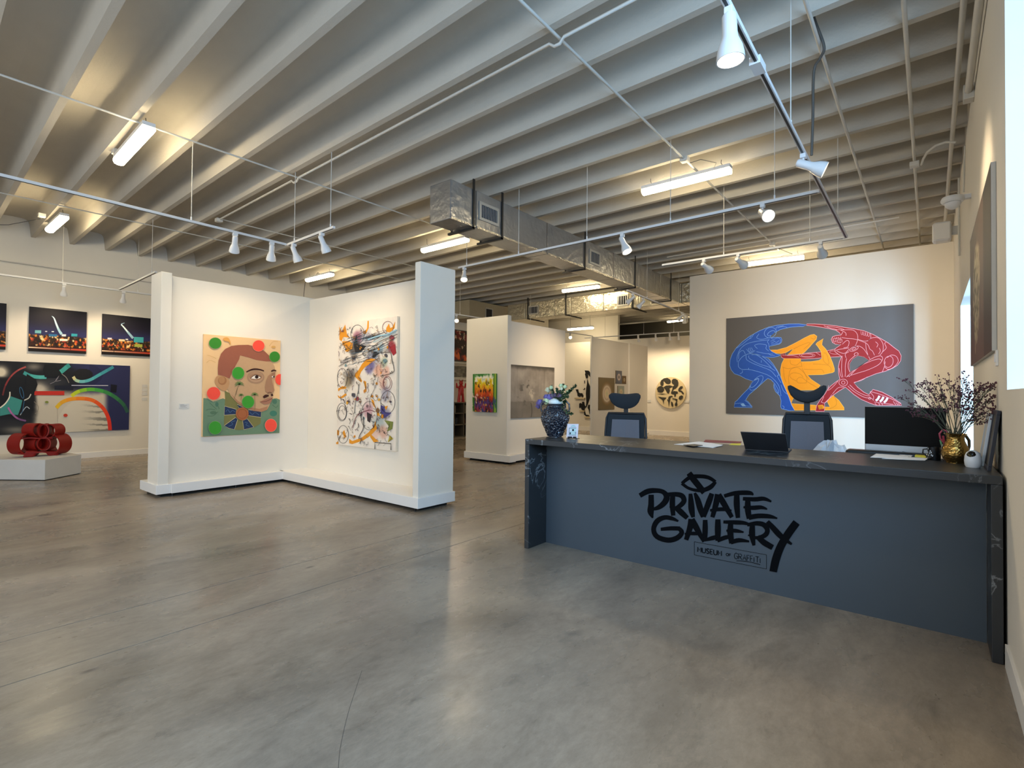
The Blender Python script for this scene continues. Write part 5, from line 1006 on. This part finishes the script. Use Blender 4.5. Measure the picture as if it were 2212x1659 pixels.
# --- round disc on the back wall
C6 = lambda Yp: (lambda x, y: onY(x, y, Yp))
dc = onY(1230+1855/8.508, 780+580/8.508, 18.05); rr = (onY(1230+2140/8.508, 780+580/8.508, 18.05)-dc).length
t = thing('round_painting', 'round cream disc painted with black curling petal shapes on the back wall', 'painting', tuple(dc))
build(MB().lathe([(.001, 0), (rr, 0), (rr, .045), (.001, .045)], (dc.x, 18.098, dc.z), 64, axis=(0, -1, 0), cap=(False, False)), 'disc', mat('disc_cream', '#d6c49a', .7), t)
a = Art((1230, 780, 8.508), C6(18.05), (0, -1, 0), .0006+.004, .0008); K_ = '#3c3a33'
for P in ([(1670,400),(1690,350),(1740,315),(1800,308),(1850,335),(1868,370),(1855,410),(1820,425),(1780,415),(1745,375),(1730,370),(1735,410),(1725,450),(1700,462),(1675,440)], [(1885,350),(1910,325),(1950,325),(1990,350),(2005,400),(2000,450),(1960,500),(1920,520),(1900,560),(1885,600),(1865,590),(1890,520),(1900,470),(1930,440),(1895,420),(1880,390)], [(1610,510),(1630,475),(1680,455),(1730,480),(1745,530),(1720,570),(1670,580),(1625,565)], [(1730,480),(1780,450),(1850,445),(1910,465),(1880,480),(1840,500),(1850,540),(1830,600),(1800,590),(1770,530)], [(2010,500),(2040,465),(2080,460),(2085,490),(2050,520),(2025,530),(2070,545),(2105,590),(2100,615),(2075,600),(2050,565),(2010,560),(2000,530)], [(1870,590),(1920,550),(1990,560),(2000,590),(1960,600),(1960,640),(1930,660),(1925,610),(1880,605)], [(1600,600),(1700,595),(1820,605),(1700,612)], [(1625,650),(1700,665),(1790,670),(1760,700),(1740,720),(1735,800),(1715,720),(1680,690)], [(1795,700),(1830,710),(1860,700),(1845,760),(1832,840),(1820,760)], [(1815,690),(1830,650),(1880,635),(1910,650),(1870,660),(1850,700),(1830,720)], [(2010,690),(2020,650),(2060,628),(2090,640),(2085,680),(2050,710),(2015,705)], [(1890,680),(1950,690),(1990,700),(1985,740),(1960,740),(1950,710),(1900,700)], [(1870,740),(1900,760),(1915,810),(1900,840),(1875,815)], [(1940,790),(1965,740),(1985,770),(1990,810),(1965,830),(1940,820)]): a.poly(P, K_)
a.done('black_petals', t)
# --- black silhouettes on small shelves on the back wall
def sil(P, label, th=.03):
    pp = [onY(1230+x/8.508, 780+y/8.508, 18.05) for x, y in P]; o = build(MB().prism(pp, (0, th, 0)), 'silhouette_cutout', mat('matte_black_paint', '#0b0b0c', .8)); return tag(o, label, 'wall art', 'black cutout silhouettes on the back wall')
sil([(280,170),(345,175),(370,200),(383,260),(378,290),(345,250),(330,220),(335,290),(325,320),(305,315),(285,240),(295,220)], 'topmost black cutout, arched, against the white post')
sil([(330,332),(345,400),(372,460),(382,560),(375,660),(345,750),(320,820),(303,850),(310,740),(300,600),(308,500),(322,420)], 'tall spindle shaped black cutout')
sil([(112,520),(155,518),(165,575),(190,590),(230,590),(255,640),(240,665),(210,640),(185,660),(150,640),(145,590)], 'black bird like cutout standing on the small upper shelf')
sil([(180,780),(205,770),(235,800),(230,750),(265,745),(275,810),(300,840),(270,880),(295,970),(300,1010),(270,985),(265,910),(220,890),(215,850),(180,860)], 'jagged black cutout on the lower left shelf')
sil([(345,800),(372,805),(375,880),(382,970),(370,980),(355,900),(335,860)], 'slim black cutout beside the lower end of the spindle')
sil([(300,985),(345,990),(372,1015),(300,1015)], 'small black wedge cutout on the lowest shelf')
sil([(272,355),(282,360),(284,400),(274,415)], 'tiny upright black sliver cutout beside the spindle', .02)
sil([(244,515),(270,515),(275,490),(284,495),(282,520),(262,530)], 'tiny hooked black cutout beside the spindle', .02)
for x0, x1, y, q in ((92, 268, 672, 'upper'), (180, 262, 905, 'middle'), (272, 378, 1018, 'lowest')):
    p0, p1 = onY(1230+x0/8.508, 780+y/8.508, 17.98), onY(1230+x1/8.508, 780+y/8.508, 17.98)
    tag(build(Box(p0.x, 17.98, p0.z-.05, p1.x, 18.1, p0.z), 'wall_shelf', mat('beige_shelf', '#cbb994', .8)), q+' little cream shelf carrying black cutouts', 'shelf', 'little shelves under the cutouts')  # shelves in one plain beige
for x, y, q in ((1402, 866, 'left'), (1484, 867, 'right')):
    p = onY(x, y, 18.09); lab(p.x-.08, 18.085, p.z-.05, p.x+.08, 18.1, p.z+.04, 'small caption card '+q+' of the round disc')

# --- night skyline canvases and big abstract on the left wall (front plane X = XL+.04)
LX = XL+.04
for (y0, y1, z0, z1, lab_, sd) in ((.72, 1.725, 2.255, 3.165, 'night skyline canvas cut by the left picture edge', 51), (2.06, 2.98, 2.252, 3.155, 'middle night skyline canvas with a curved white light streak', 52), (3.255, 4.2, 2.262, 3.155, 'night skyline canvas beside the post with a bent light streak', 53)):
    t = canvas('painting', lab_, 'painting', XL+.002, y0, z0, LX, y1, z1, mat('canvas_black_edge', '#15131a', .7))
    def fn(U, V, sd=sd):
        img = np.ones(U.shape+(3,))*hx('#151224'); img = blend(img, '#262a5c', sstep(.25, .6, V)*.9); img = blend(img, '#0f0d18', sstep(.3, 0, V))
        city = sstep(.60, .64, V+.06*(nz(U, V*0, 22, 2, sd)-.5)); c = nz(U, V, 26, 18, sd+3, 2); c2 = nz(U, V, 20, 16, sd+7, 3); img = blend(img, '#3a1c12', city); img = blend(img, '#e08a2e', city*sstep(.5, .62, c)*.95); img = blend(img, '#f3d9a0', city*sstep(.62, .7, c2)); img = blend(img, '#c94424', city*sstep(.58, .64, nz(U, V, 16, 12, sd+9))*(V > .7)*.8); img = blend(img, '#17130f', city*sstep(.5, .6, nz(U, V, 18, 14, sd+11))*.85)
        img = blend(img, '#120d0c', sstep(.86, .88, V)); img = blend(img, '#c43a22', sstep(.885, .895, V)*(1-sstep(.93, .94, V))*(.4+.6*U)); img = blend(img, '#f0dfc0', sstep(.9, .905, V)*(1-sstep(.925, .93, V))*(1-U)); return img
    field('painted_sky', t, (LX, y0, z1), (0, y1-y0, 0), (0, 0, z0-z1), 110, 90, fn, (1, 0, 0))
    a = Art((0, 640, 5.185), lambda x, y: onX(x, y, LX), (1, 0, 0), .0014, .0006)
    if sd == 52:
        a.stroke([(580,222,5),(605,245,14),(630,310,22),(660,380,26),(690,425,30)], 20, '#9cc4d8'); a.stroke([(590,228,4),(610,255,10),(630,310,12),(650,360,6)], 10, '#f2f4f0')
        for q, c in (([(392,380),(462,382),(460,416),(390,412)],'#6fb0b8'),([(690,424),(740,426),(738,450),(690,448)],'#c9d6e4'),([(800,418),(866,422),(864,450),(798,448)],'#2f97a8'),([(545,422),(640,426),(636,452),(545,448)],'#2a6a9a'),([(668,476),(758,480),(756,502),(668,500)],'#e9e6da'),([(578,390),(604,391),(603,402),(578,401)],'#dfe6ea'),([(505,388),(528,389),(527,400),(505,399)],'#c9c6d0')): a.poly(q, c)
        a.stroke([(788,430),(788,600)], 7, '#0d0b10', sm=0)
        a.done('light_streak', t)
    if sd == 53:
        a.stroke([(1395,298,5),(1358,315,12),(1385,345,16),(1430,400,22),(1490,470,28)], 20, '#8fb4cc'); a.stroke([(1360,316,8),(1400,362,12),(1430,400,5)], 10, '#f2f4f0')
        for q, c in (([(1500,455),(1608,460),(1606,520),(1498,516)],'#3fa0a8'),([(1205,464),(1252,466),(1250,486),(1204,484)],'#dcd4dc'),([(1330,480),(1398,484),(1396,506),(1330,503)],'#d9cda8'),([(1505,535),(1595,538),(1593,570),(1503,566)],'#a8b04a'),([(1406,476),(1434,477),(1433,490),(1406,489)],'#cfd4da')): a.poly(q, c)
        a.stroke([(1278,480),(1276,640)], 6, '#0d0b10', sm=0)
        a.done('light_streak', t)
y0, y1, z0, z1 = .95, 3.778, .578, 2.03
t = canvas('painting', 'wide dark abstract canvas with rainbow arcs on the left wall behind the red sculpture', 'painting', XL+.002, y0, z0, LX, y1, z1, mat('canvas_navy_edge', '#20243c', .7))
def fl_(U, V):
    # crop coordinates of every grid point so that the soft fields sit under the traced arcs
    Yw = y0+U*(y1-y0); Zw = z1-V*(z1-z0); dx = LX; 
    rx = dx*BR.x+Yw*BR.y+(Zw-CH)*BR.z; uu = dx*BU.x+Yw*BU.y+(Zw-CH)*BU.z; ff = dx*BF.x+Yw*BF.y+(Zw-CH)*BF.z
    X = (1106+F*rx/ff)*5.185; Y = ((829.5-F*uu/ff)-640)*5.185
    img = np.ones(U.shape+(3,))*hx('#2a2f58'); n = nz(U, V, 8, 5, 61, 5)
    img = blend(img, '#17181c', 1-sstep(700, 1000, X+(n-.5)*300)); img = blend(img, '#c9c0ae', sstep(1010, 1120, Y+(n-.5)*90+(X-500)*-.02)*(1-sstep(1150, 1230, X))*sstep(330, 430, X))
    img = blend(img, '#cfc6b4', np.exp(-(((X-440)/110)**2+((Y-1030)/70)**2))*1.2); img = blend(img, '#d6cdb8', np.exp(-(((X-10)/70)**2+((Y-850)/60)**2))*1.5)
    img = blend(img, '#9a948a', .7*np.exp(-(((X-380)/90)**2+((Y-790)/40)**2))); img = blend(img, '#3c3e44', .8*np.exp(-(((X-600)/150)**2+((Y-960)/60)**2)))
    img = blend(img, '#a39c8e', .7*np.exp(-(((X-180)/160)**2+((Y-1480)/70)**2))); img = blend(img, '#131316', (1-sstep(360, 430, X+(n-.5)*60))*sstep(890, 930, Y)*(1-sstep(1240, 1420, Y+(n-.5)*120))); img = blend(img, '#232326', .8*(1-sstep(280, 420, X))*sstep(1350, 1400, Y)*(1-sstep(1440, 1500, Y)))
    inside = ((X-930)/300)**2+((Y-1500)/345)**2 < 1; img = blend(img, '#d0c8b6', inside*1.); img = blend(img, '#6a6760', inside*sstep(880, 1180, X)*(np.sin(Y/11+nz(U, V, 6, 12, 66)*6) > .55)*.75)
    img = blend(img, '#22264a', (X > 1000)*(Y < 1010)*(((X-930)/220)**2+((Y-880)/130)**2 < 1)*.9); img = blend(img, '#1a1a1c', (((X-930)/110)**2+((Y-880)/70)**2 < 1)*.9); return img
field('soft_ground', t, (LX, y0, z1), (0, y1-y0, 0), (0, 0, z0-z1), 230, 120, fl_, (1, 0, 0))
a = Art((0, 640, 5.185), lambda x, y: onX(x, y, LX), (1, 0, 0), .0014, .0006)
def gstroke(P, w_, cols):
    P = crom(P, 5); k = len(cols)
    for i in range(k):
        s0, s1 = int(i*(len(P)-1)/k), int((i+1)*(len(P)-1)/k)+1; a.stroke(P[s0:s1], w_, cols[i], sm=0, up=(i == 0))
gstroke([(800,1118),(860,1075),(950,1048),(1060,1045),(1180,1072),(1290,1130),(1380,1210),(1430,1300)], 40, ['#c9cf2c','#b3cc2e','#86c032','#5cae3c','#44a048','#3a8a4c','#357a4c','#2f6a4a','#2c5c4c'])
gstroke([(630,1250),(690,1190),(780,1155),(900,1145),(1020,1160),(1110,1210),(1180,1290),(1220,1390),(1232,1500)], 42, ['#e3b82a','#e8a82a','#ec9a28','#ee8326','#ee6f24','#ec5a24','#e84824','#e23c26','#dc3426'])
gstroke([(820,900),(850,940),(920,955),(1010,935),(1110,880),(1200,830),(1270,790)], 34, ['#d8cf9a','#a9cbb0','#6fb9c0','#56b0ba','#4aa6b2','#3f98a8','#388a9c'])
gstroke([(265,855),(340,890),(430,905),(520,905)], 40, ['#3f9a9a','#4db0ac','#55b4b0']); gstroke([(625,880),(690,840),(750,790),(780,770)], 50, ['#46aaa4','#3f9c98','#358a88'])
gstroke([(30,1110),(60,1000),(120,900),(200,830),(290,790)], 18, ['#6a2a2a','#8a3434','#9c4444','#a85450'])
a.poly([(120,1120),(250,1165),(230,1250),(200,1330),(100,1320),(0,1340),(0,1260),(70,1200)], '#3f8f88'); a.stroke([(0,1250),(60,1200),(105,1130),(110,1070)], 14, '#e6e3cf')
a.stroke([(385,1085),(720,1085)], 46, '#c22f22', sm=0); a.stroke([(800,998),(1210,1000)], 8, '#c9cbe0', sm=0); a.poly([(610,1000),(820,1002),(820,1048),(610,1046)], '#1b1d2c')
a.poly([(500,765),(620,770),(700,880),(620,910),(500,905),(480,820)], '#141618'); a.poly([(1240,985),(1310,995),(1300,1080),(1235,1070)], '#121322'); a.poly([(300,870),(400,930),(420,990),(330,1210),(240,1150),(280,1000)], '#141416')
gstroke([(90,1245),(130,1310),(200,1370),(290,1395)], 20, ['#b46aa4','#a2609a','#7c5080']); a.stroke([(225,1330),(290,1240),(330,1260)], 8, '#b9c4cc'); a.stroke([(270,1165),(320,1140),(345,1095)], 12, '#c9c8bc')
a.ring(242, 1080, 18, 64, 6, '#3d6f96', -.25); a.stroke([(270,1170),(250,1290),(230,1310)], 7, '#35668c'); a.stroke([(690,870),(740,910),(770,970)], 8, '#8f8a84'); a.stroke([(560,980),(620,950),(660,890),(620,950),(680,940)], 5, '#8f8a92')
a.ell(732, 1333, 24, 18, '#c9402c'); a.ell(522, 1185, 20, 13, '#7f8a3c'); a.stroke([(380,1180),(425,1230),(420,1290),(390,1315)], 6, '#8d8676'); a.stroke([(640,1260),(643,1430)], 3, '#8d8676', sm=0)
a.done('rainbow_arcs', t)
for k, (z, h_) in enumerate(((1.54, .05), (1.45, .05), (1.36, .05), (1.24, .05))):
    lab(XL, 4.03, z, XL+.008, 4.13, z+h_+.02, ('top', 'second', 'third', 'lowest')[k]+' of the caption cards right of the wide abstract canvas')

# --- dark canvas on the right wall (front plane X = .309)
t = canvas('painting', 'dark brown canvas with pale figure hanging high on the right wall', 'painting', .309, 4.53, 1.80, .334, 6.76, 3.02, mat('canvas_white_edge', '#c9c6bf', .7))
t.children[0] if t.children else None
def fr(U, V):
    img = np.ones(U.shape+(3,))*hx('#4a3a35')*(.85+.3*nz(U, V, 5, 5, 71, 5)[..., None]); img = blend(img, '#0e0b0b', (1-sstep(.26, .30, U)))
    n = nz(U, V, 10, 14, 72, 5); d = ((U-.62)/.2)**2+((V-.5-.15*(U-.6))/.36)**2+(n-.5)*.8
    img = blend(img, '#b5ad8c', (1-sstep(.7, 1.0, d))*(.55+.6*(nz(U, V, 26, 12, 73)-.3))); img = blend(img, '#3c3a28', (1-sstep(.7, 1., d))*sstep(.55, .62, nz(U, V, 22, 20, 74))*.8); img = blend(img, '#a8a07f', (np.abs(U-.66) < .05)*(V > .7)*(V < .93)*(nz(U, V, 20, 10, 75) > .45)*.8); return img
field('painted_figure', t, (.309, 4.53, 3.02), (0, 2.23, 0), (0, 0, -1.22), 140, 100, fr, (-1, 0, 0))

# ================================================================== RED SCULPTURE ON ITS PLINTH
pl = MB()
P2 = [(-11.84, 1.36), (-11.22, 1.86), (-11.69, 2.42), (-12.75, 2.25), (-12.75, 1.36)]
pl.prism([(x, y, .012) for x, y in P2], (0, 0, .325)); po = build(pl, 'plinth', mat('plinth_white', '#d2cfc9', .7), bevel=.004); tag(po, 'low white angular plinth under the red looped sculpture', 'plinth')
cxy = (sum(p[0] for p in P2)/5, sum(p[1] for p in P2)/5)
build(MB().prism([(cxy[0]+(x-cxy[0])*.97, cxy[1]+(y-cxy[1])*.97, 0) for x, y in P2], (0, 0, .012)), 'shadow_base', shadowgap_m, po)
sc = thing('sculpture', 'dark red lacquered sculpture of stacked open loops and feet', 'sculpture', (-11.95, 1.92, .337))
lac = mat('red_lacquer', '#8a1810', .5, noise=.15, scale=5, spec=.3, bump=.05)
SX = -11.95
def sp(x, y): return onX(x/11.06, 900+y/11.06, SX)
axd = Vector((.93, -.36, 0)).normalized()
def band(c, rx, rz, dep, axd, a0=0, a1=2*math.pi, th=.018, closed=True, skew=0):
    c = Vector(c)-axd*dep/2; n = 30; mb = MB(); sx = Vector((-axd.y, axd.x, 0))
    for k in range(n+(0 if closed else 1)):
        an = a0+(a1-a0)*k/n; e = Vector((sx.x*math.cos(an), sx.y*math.cos(an), 0))
        for q, d_ in ((1, 0), (1, dep), (0, dep), (0, 0)):
            f = 1 if q else 1-th/rx; g = 1 if q else 1-th/rz
            mb.v.append(c+e*rx*f+Vector((0, 0, math.sin(an)*rz*g))+axd*d_)
    m = n if closed else n
    for k in range(m):
        b0, b1 = k*4, ((k+1) % n if closed else k+1)*4
        for j in range(4): mb.f.append((b0+j, b0+(j+1) % 4, b1+(j+1) % 4, b1+j))
    if not closed: mb.f += [(0, 1, 2, 3), (n*4+3, n*4+2, n*4+1, n*4)]
    mb.mi = [0]*len(mb.f); return mb
def axang(d): return Vector((math.cos(R(d)), math.sin(R(d)), 0))
for x, y, rx, rz, dep, an in ((800,320,.115,.118,.20,36),(915,330,.07,.12,.22,20),(1085,330,.07,.12,.22,-20),(1300,330,.11,.118,.20,-50),(520,650,.15,.18,.22,34),(1370,650,.16,.18,.24,-52),(780,650,.07,.11,.18,40),(960,640,.085,.11,.22,10),(1130,635,.095,.12,.24,-30)):
    build(band(sp(x, y), rx, rz, dep, axang(an)), 'loop', lac, sc, smooth=True)
def rib(P, w_, name):
    mb = MB(); sx = axd*w_/2; v = []
    for x, y in crom(P, 4):
        p = sp(x, y); v += [p-sx, p+sx, p+sx-Vector((0, 0, .022)), p-sx-Vector((0, 0, .022))]
    n = len(v)//4; mb.v = v; mb.f = [(i*4+j, i*4+(j+1) % 4, (i+1)*4+(j+1) % 4, (i+1)*4+j) for i in range(n-1) for j in range(4)]+[(0, 1, 2, 3), (n*4-1, n*4-2, n*4-3, n*4-4)]; mb.mi = [0]*len(mb.f)
    build(mb, name, lac, sc, smooth=True)
rib([(480,850),(640,860),(760,820),(880,830),(1060,810),(1250,840),(1400,820)], .26, 'cross_band'); rib([(560,500),(760,480),(980,490),(1300,480)], .24, 'cross_band')
zb = .337
def foot(x0, x1, xt0, xt1, y, yt):
    a0, a1, b0, b1 = sp(x0, y), sp(x1, y), sp(xt0, yt), sp(xt1, yt); a0.z = a1.z = zb
    build(MB().prism([a0-axd*.12, a1-axd*.12, b1-axd*.12, b0-axd*.12], axd*.24), 'foot', lac, sc, bevel=.02)
foot(580, 860, 660, 950, 1010, 800); foot(1190, 1430, 1100, 1450, 935, 810)

# ================================================================== SLIVER BETWEEN COLUMN AND SECOND PARTITION
WX = -12.597
t = canvas('framed_poster', 'dark red and black framed poster glimpsed beside the white column', 'poster', WX, 12.3, 2.55, WX+.05, 13.5, 3.62, mat('poster_frame_black', '#1a1413', .5))
def fp(U, V):
    n = nz(U, V, 7, 7, 81, 4); img = np.ones(U.shape+(3,))*hx('#2a1511'); img = blend(img, '#7a1f1e', sstep(.45, .6, n)); img = blend(img, '#d9622c', sstep(.55, .8, V)*sstep(.5, .62, nz(U, V, 6, 6, 82))); img = blend(img, '#e6c9a8', sstep(.62, .66, nz(U, V, 10, 10, 83))*(V < .6)*.8); return img
field('poster_print', t, (WX+.05, 12.33, 3.59), (0, 1.14, 0), (0, 0, -1.01), 60, 50, fp, (1, 0, 0))
t = canvas('framed_poster', 'grey framed print below the dark red poster beside the column', 'poster', WX, 12.2, 1.98, WX+.04, 13.6, 2.42, mat('poster_frame_white', '#cfcac0', .5))
field('poster_print', t, (WX+.04, 12.24, 2.39), (0, 1.32, 0), (0, 0, -.38), 60, 24, lambda U, V: np.ones(U.shape+(3,))*hx('#77746c')*(.5+.9*nz(U, V, 12, 5, 85, 4)[..., None]), (1, 0, 0))
for z, q in ((2.50, 'upper'), (1.95, 'lower')): tag(build(Box(WX, 12.0, z-.03, WX+.14, 13.9, z), 'picture_ledge', trim_m), q+' white picture ledge on the shelf wall', 'shelf')
t = thing('bookcase', 'dark low bookcase under a red figurine beside the white column', 'bookcase', (-12.33, 13, 0)); bk_m = mat('brown_grey_laminate', '#5d564b', .6)
for z in (0, .4, .78, 1.13): build(Box(WX, 12.1, z, WX+.45, 14.0, z+.03), 'shelf', bk_m, t)
for y in (12.1, 12.55, 13.0, 13.5, 13.97): build(Box(WX, y, .03, WX+.45, y+.03, 1.13), 'upright', bk_m, t)
build(Box(WX, 12.13, .03, WX+.02, 13.97, 1.13), 'back_panel', mat('dark_backing', '#26231f', .8), t)
rb = random.Random(4)
for k, (y, z) in enumerate([(12.2, .43), (12.3, .43), (12.65, .43), (12.75, .81), (12.22, .81), (13.1, .81), (13.2, .43)]):
    h_ = rb.uniform(.18, .26); tag(build(Box(WX+.1, y, z, WX+.35, y+rb.uniform(.04, .08), z+h_), 'book', mat('book_%d' % (k % 4), ['#8c8577', '#3a4048', '#6b3a30', '#b5ab95'][k % 4], .7)), ['leftmost pale', 'second dark', 'brown lower shelf', 'cream upper shelf', 'pale upper left', 'dark upper right', 'brown lower right'][k]+' book standing in the dark low bookcase', 'book', 'books in the low bookcase')
fg_ = thing('figurine', 'bright red horned figurine standing on the low bookcase', 'figurine', (-12.35, 12.62, 1.16)); rm = mat('glossy_red', '#b01f24', .3)
fy, fx = 12.62, -12.35
for s_ in (-1, 1):
    build(MB().path([(fx, fy+s_*.10, 1.16), (fx, fy+s_*.09, 1.35), (fx, fy+s_*.05, 1.5)], [.06, .045, .06], 10), 'leg', rm, fg_, smooth=True)
    build(MB().path([(fx, fy+s_*.08, 1.66), (fx, fy+s_*.2, 1.66), (fx, fy+s_*.22, 1.8)], [.045, .035, .02], 8), 'arm', rm, fg_, smooth=True)
    build(MB().path([(fx, fy+s_*.04, 1.84), (fx, fy+s_*.09, 1.93)], [.025, .005], 8), 'horn', rm, fg_, smooth=True)
build(MB().path([(fx, fy, 1.45), (fx, fy, 1.55), (fx, fy, 1.7), (fx, fy, 1.74)], [.09, .1, .09, .04], 12), 'torso', rm, fg_, smooth=True); build(MB().ball((fx, fy, 1.80), .07, n=14), 'head', rm, fg_, smooth=True)
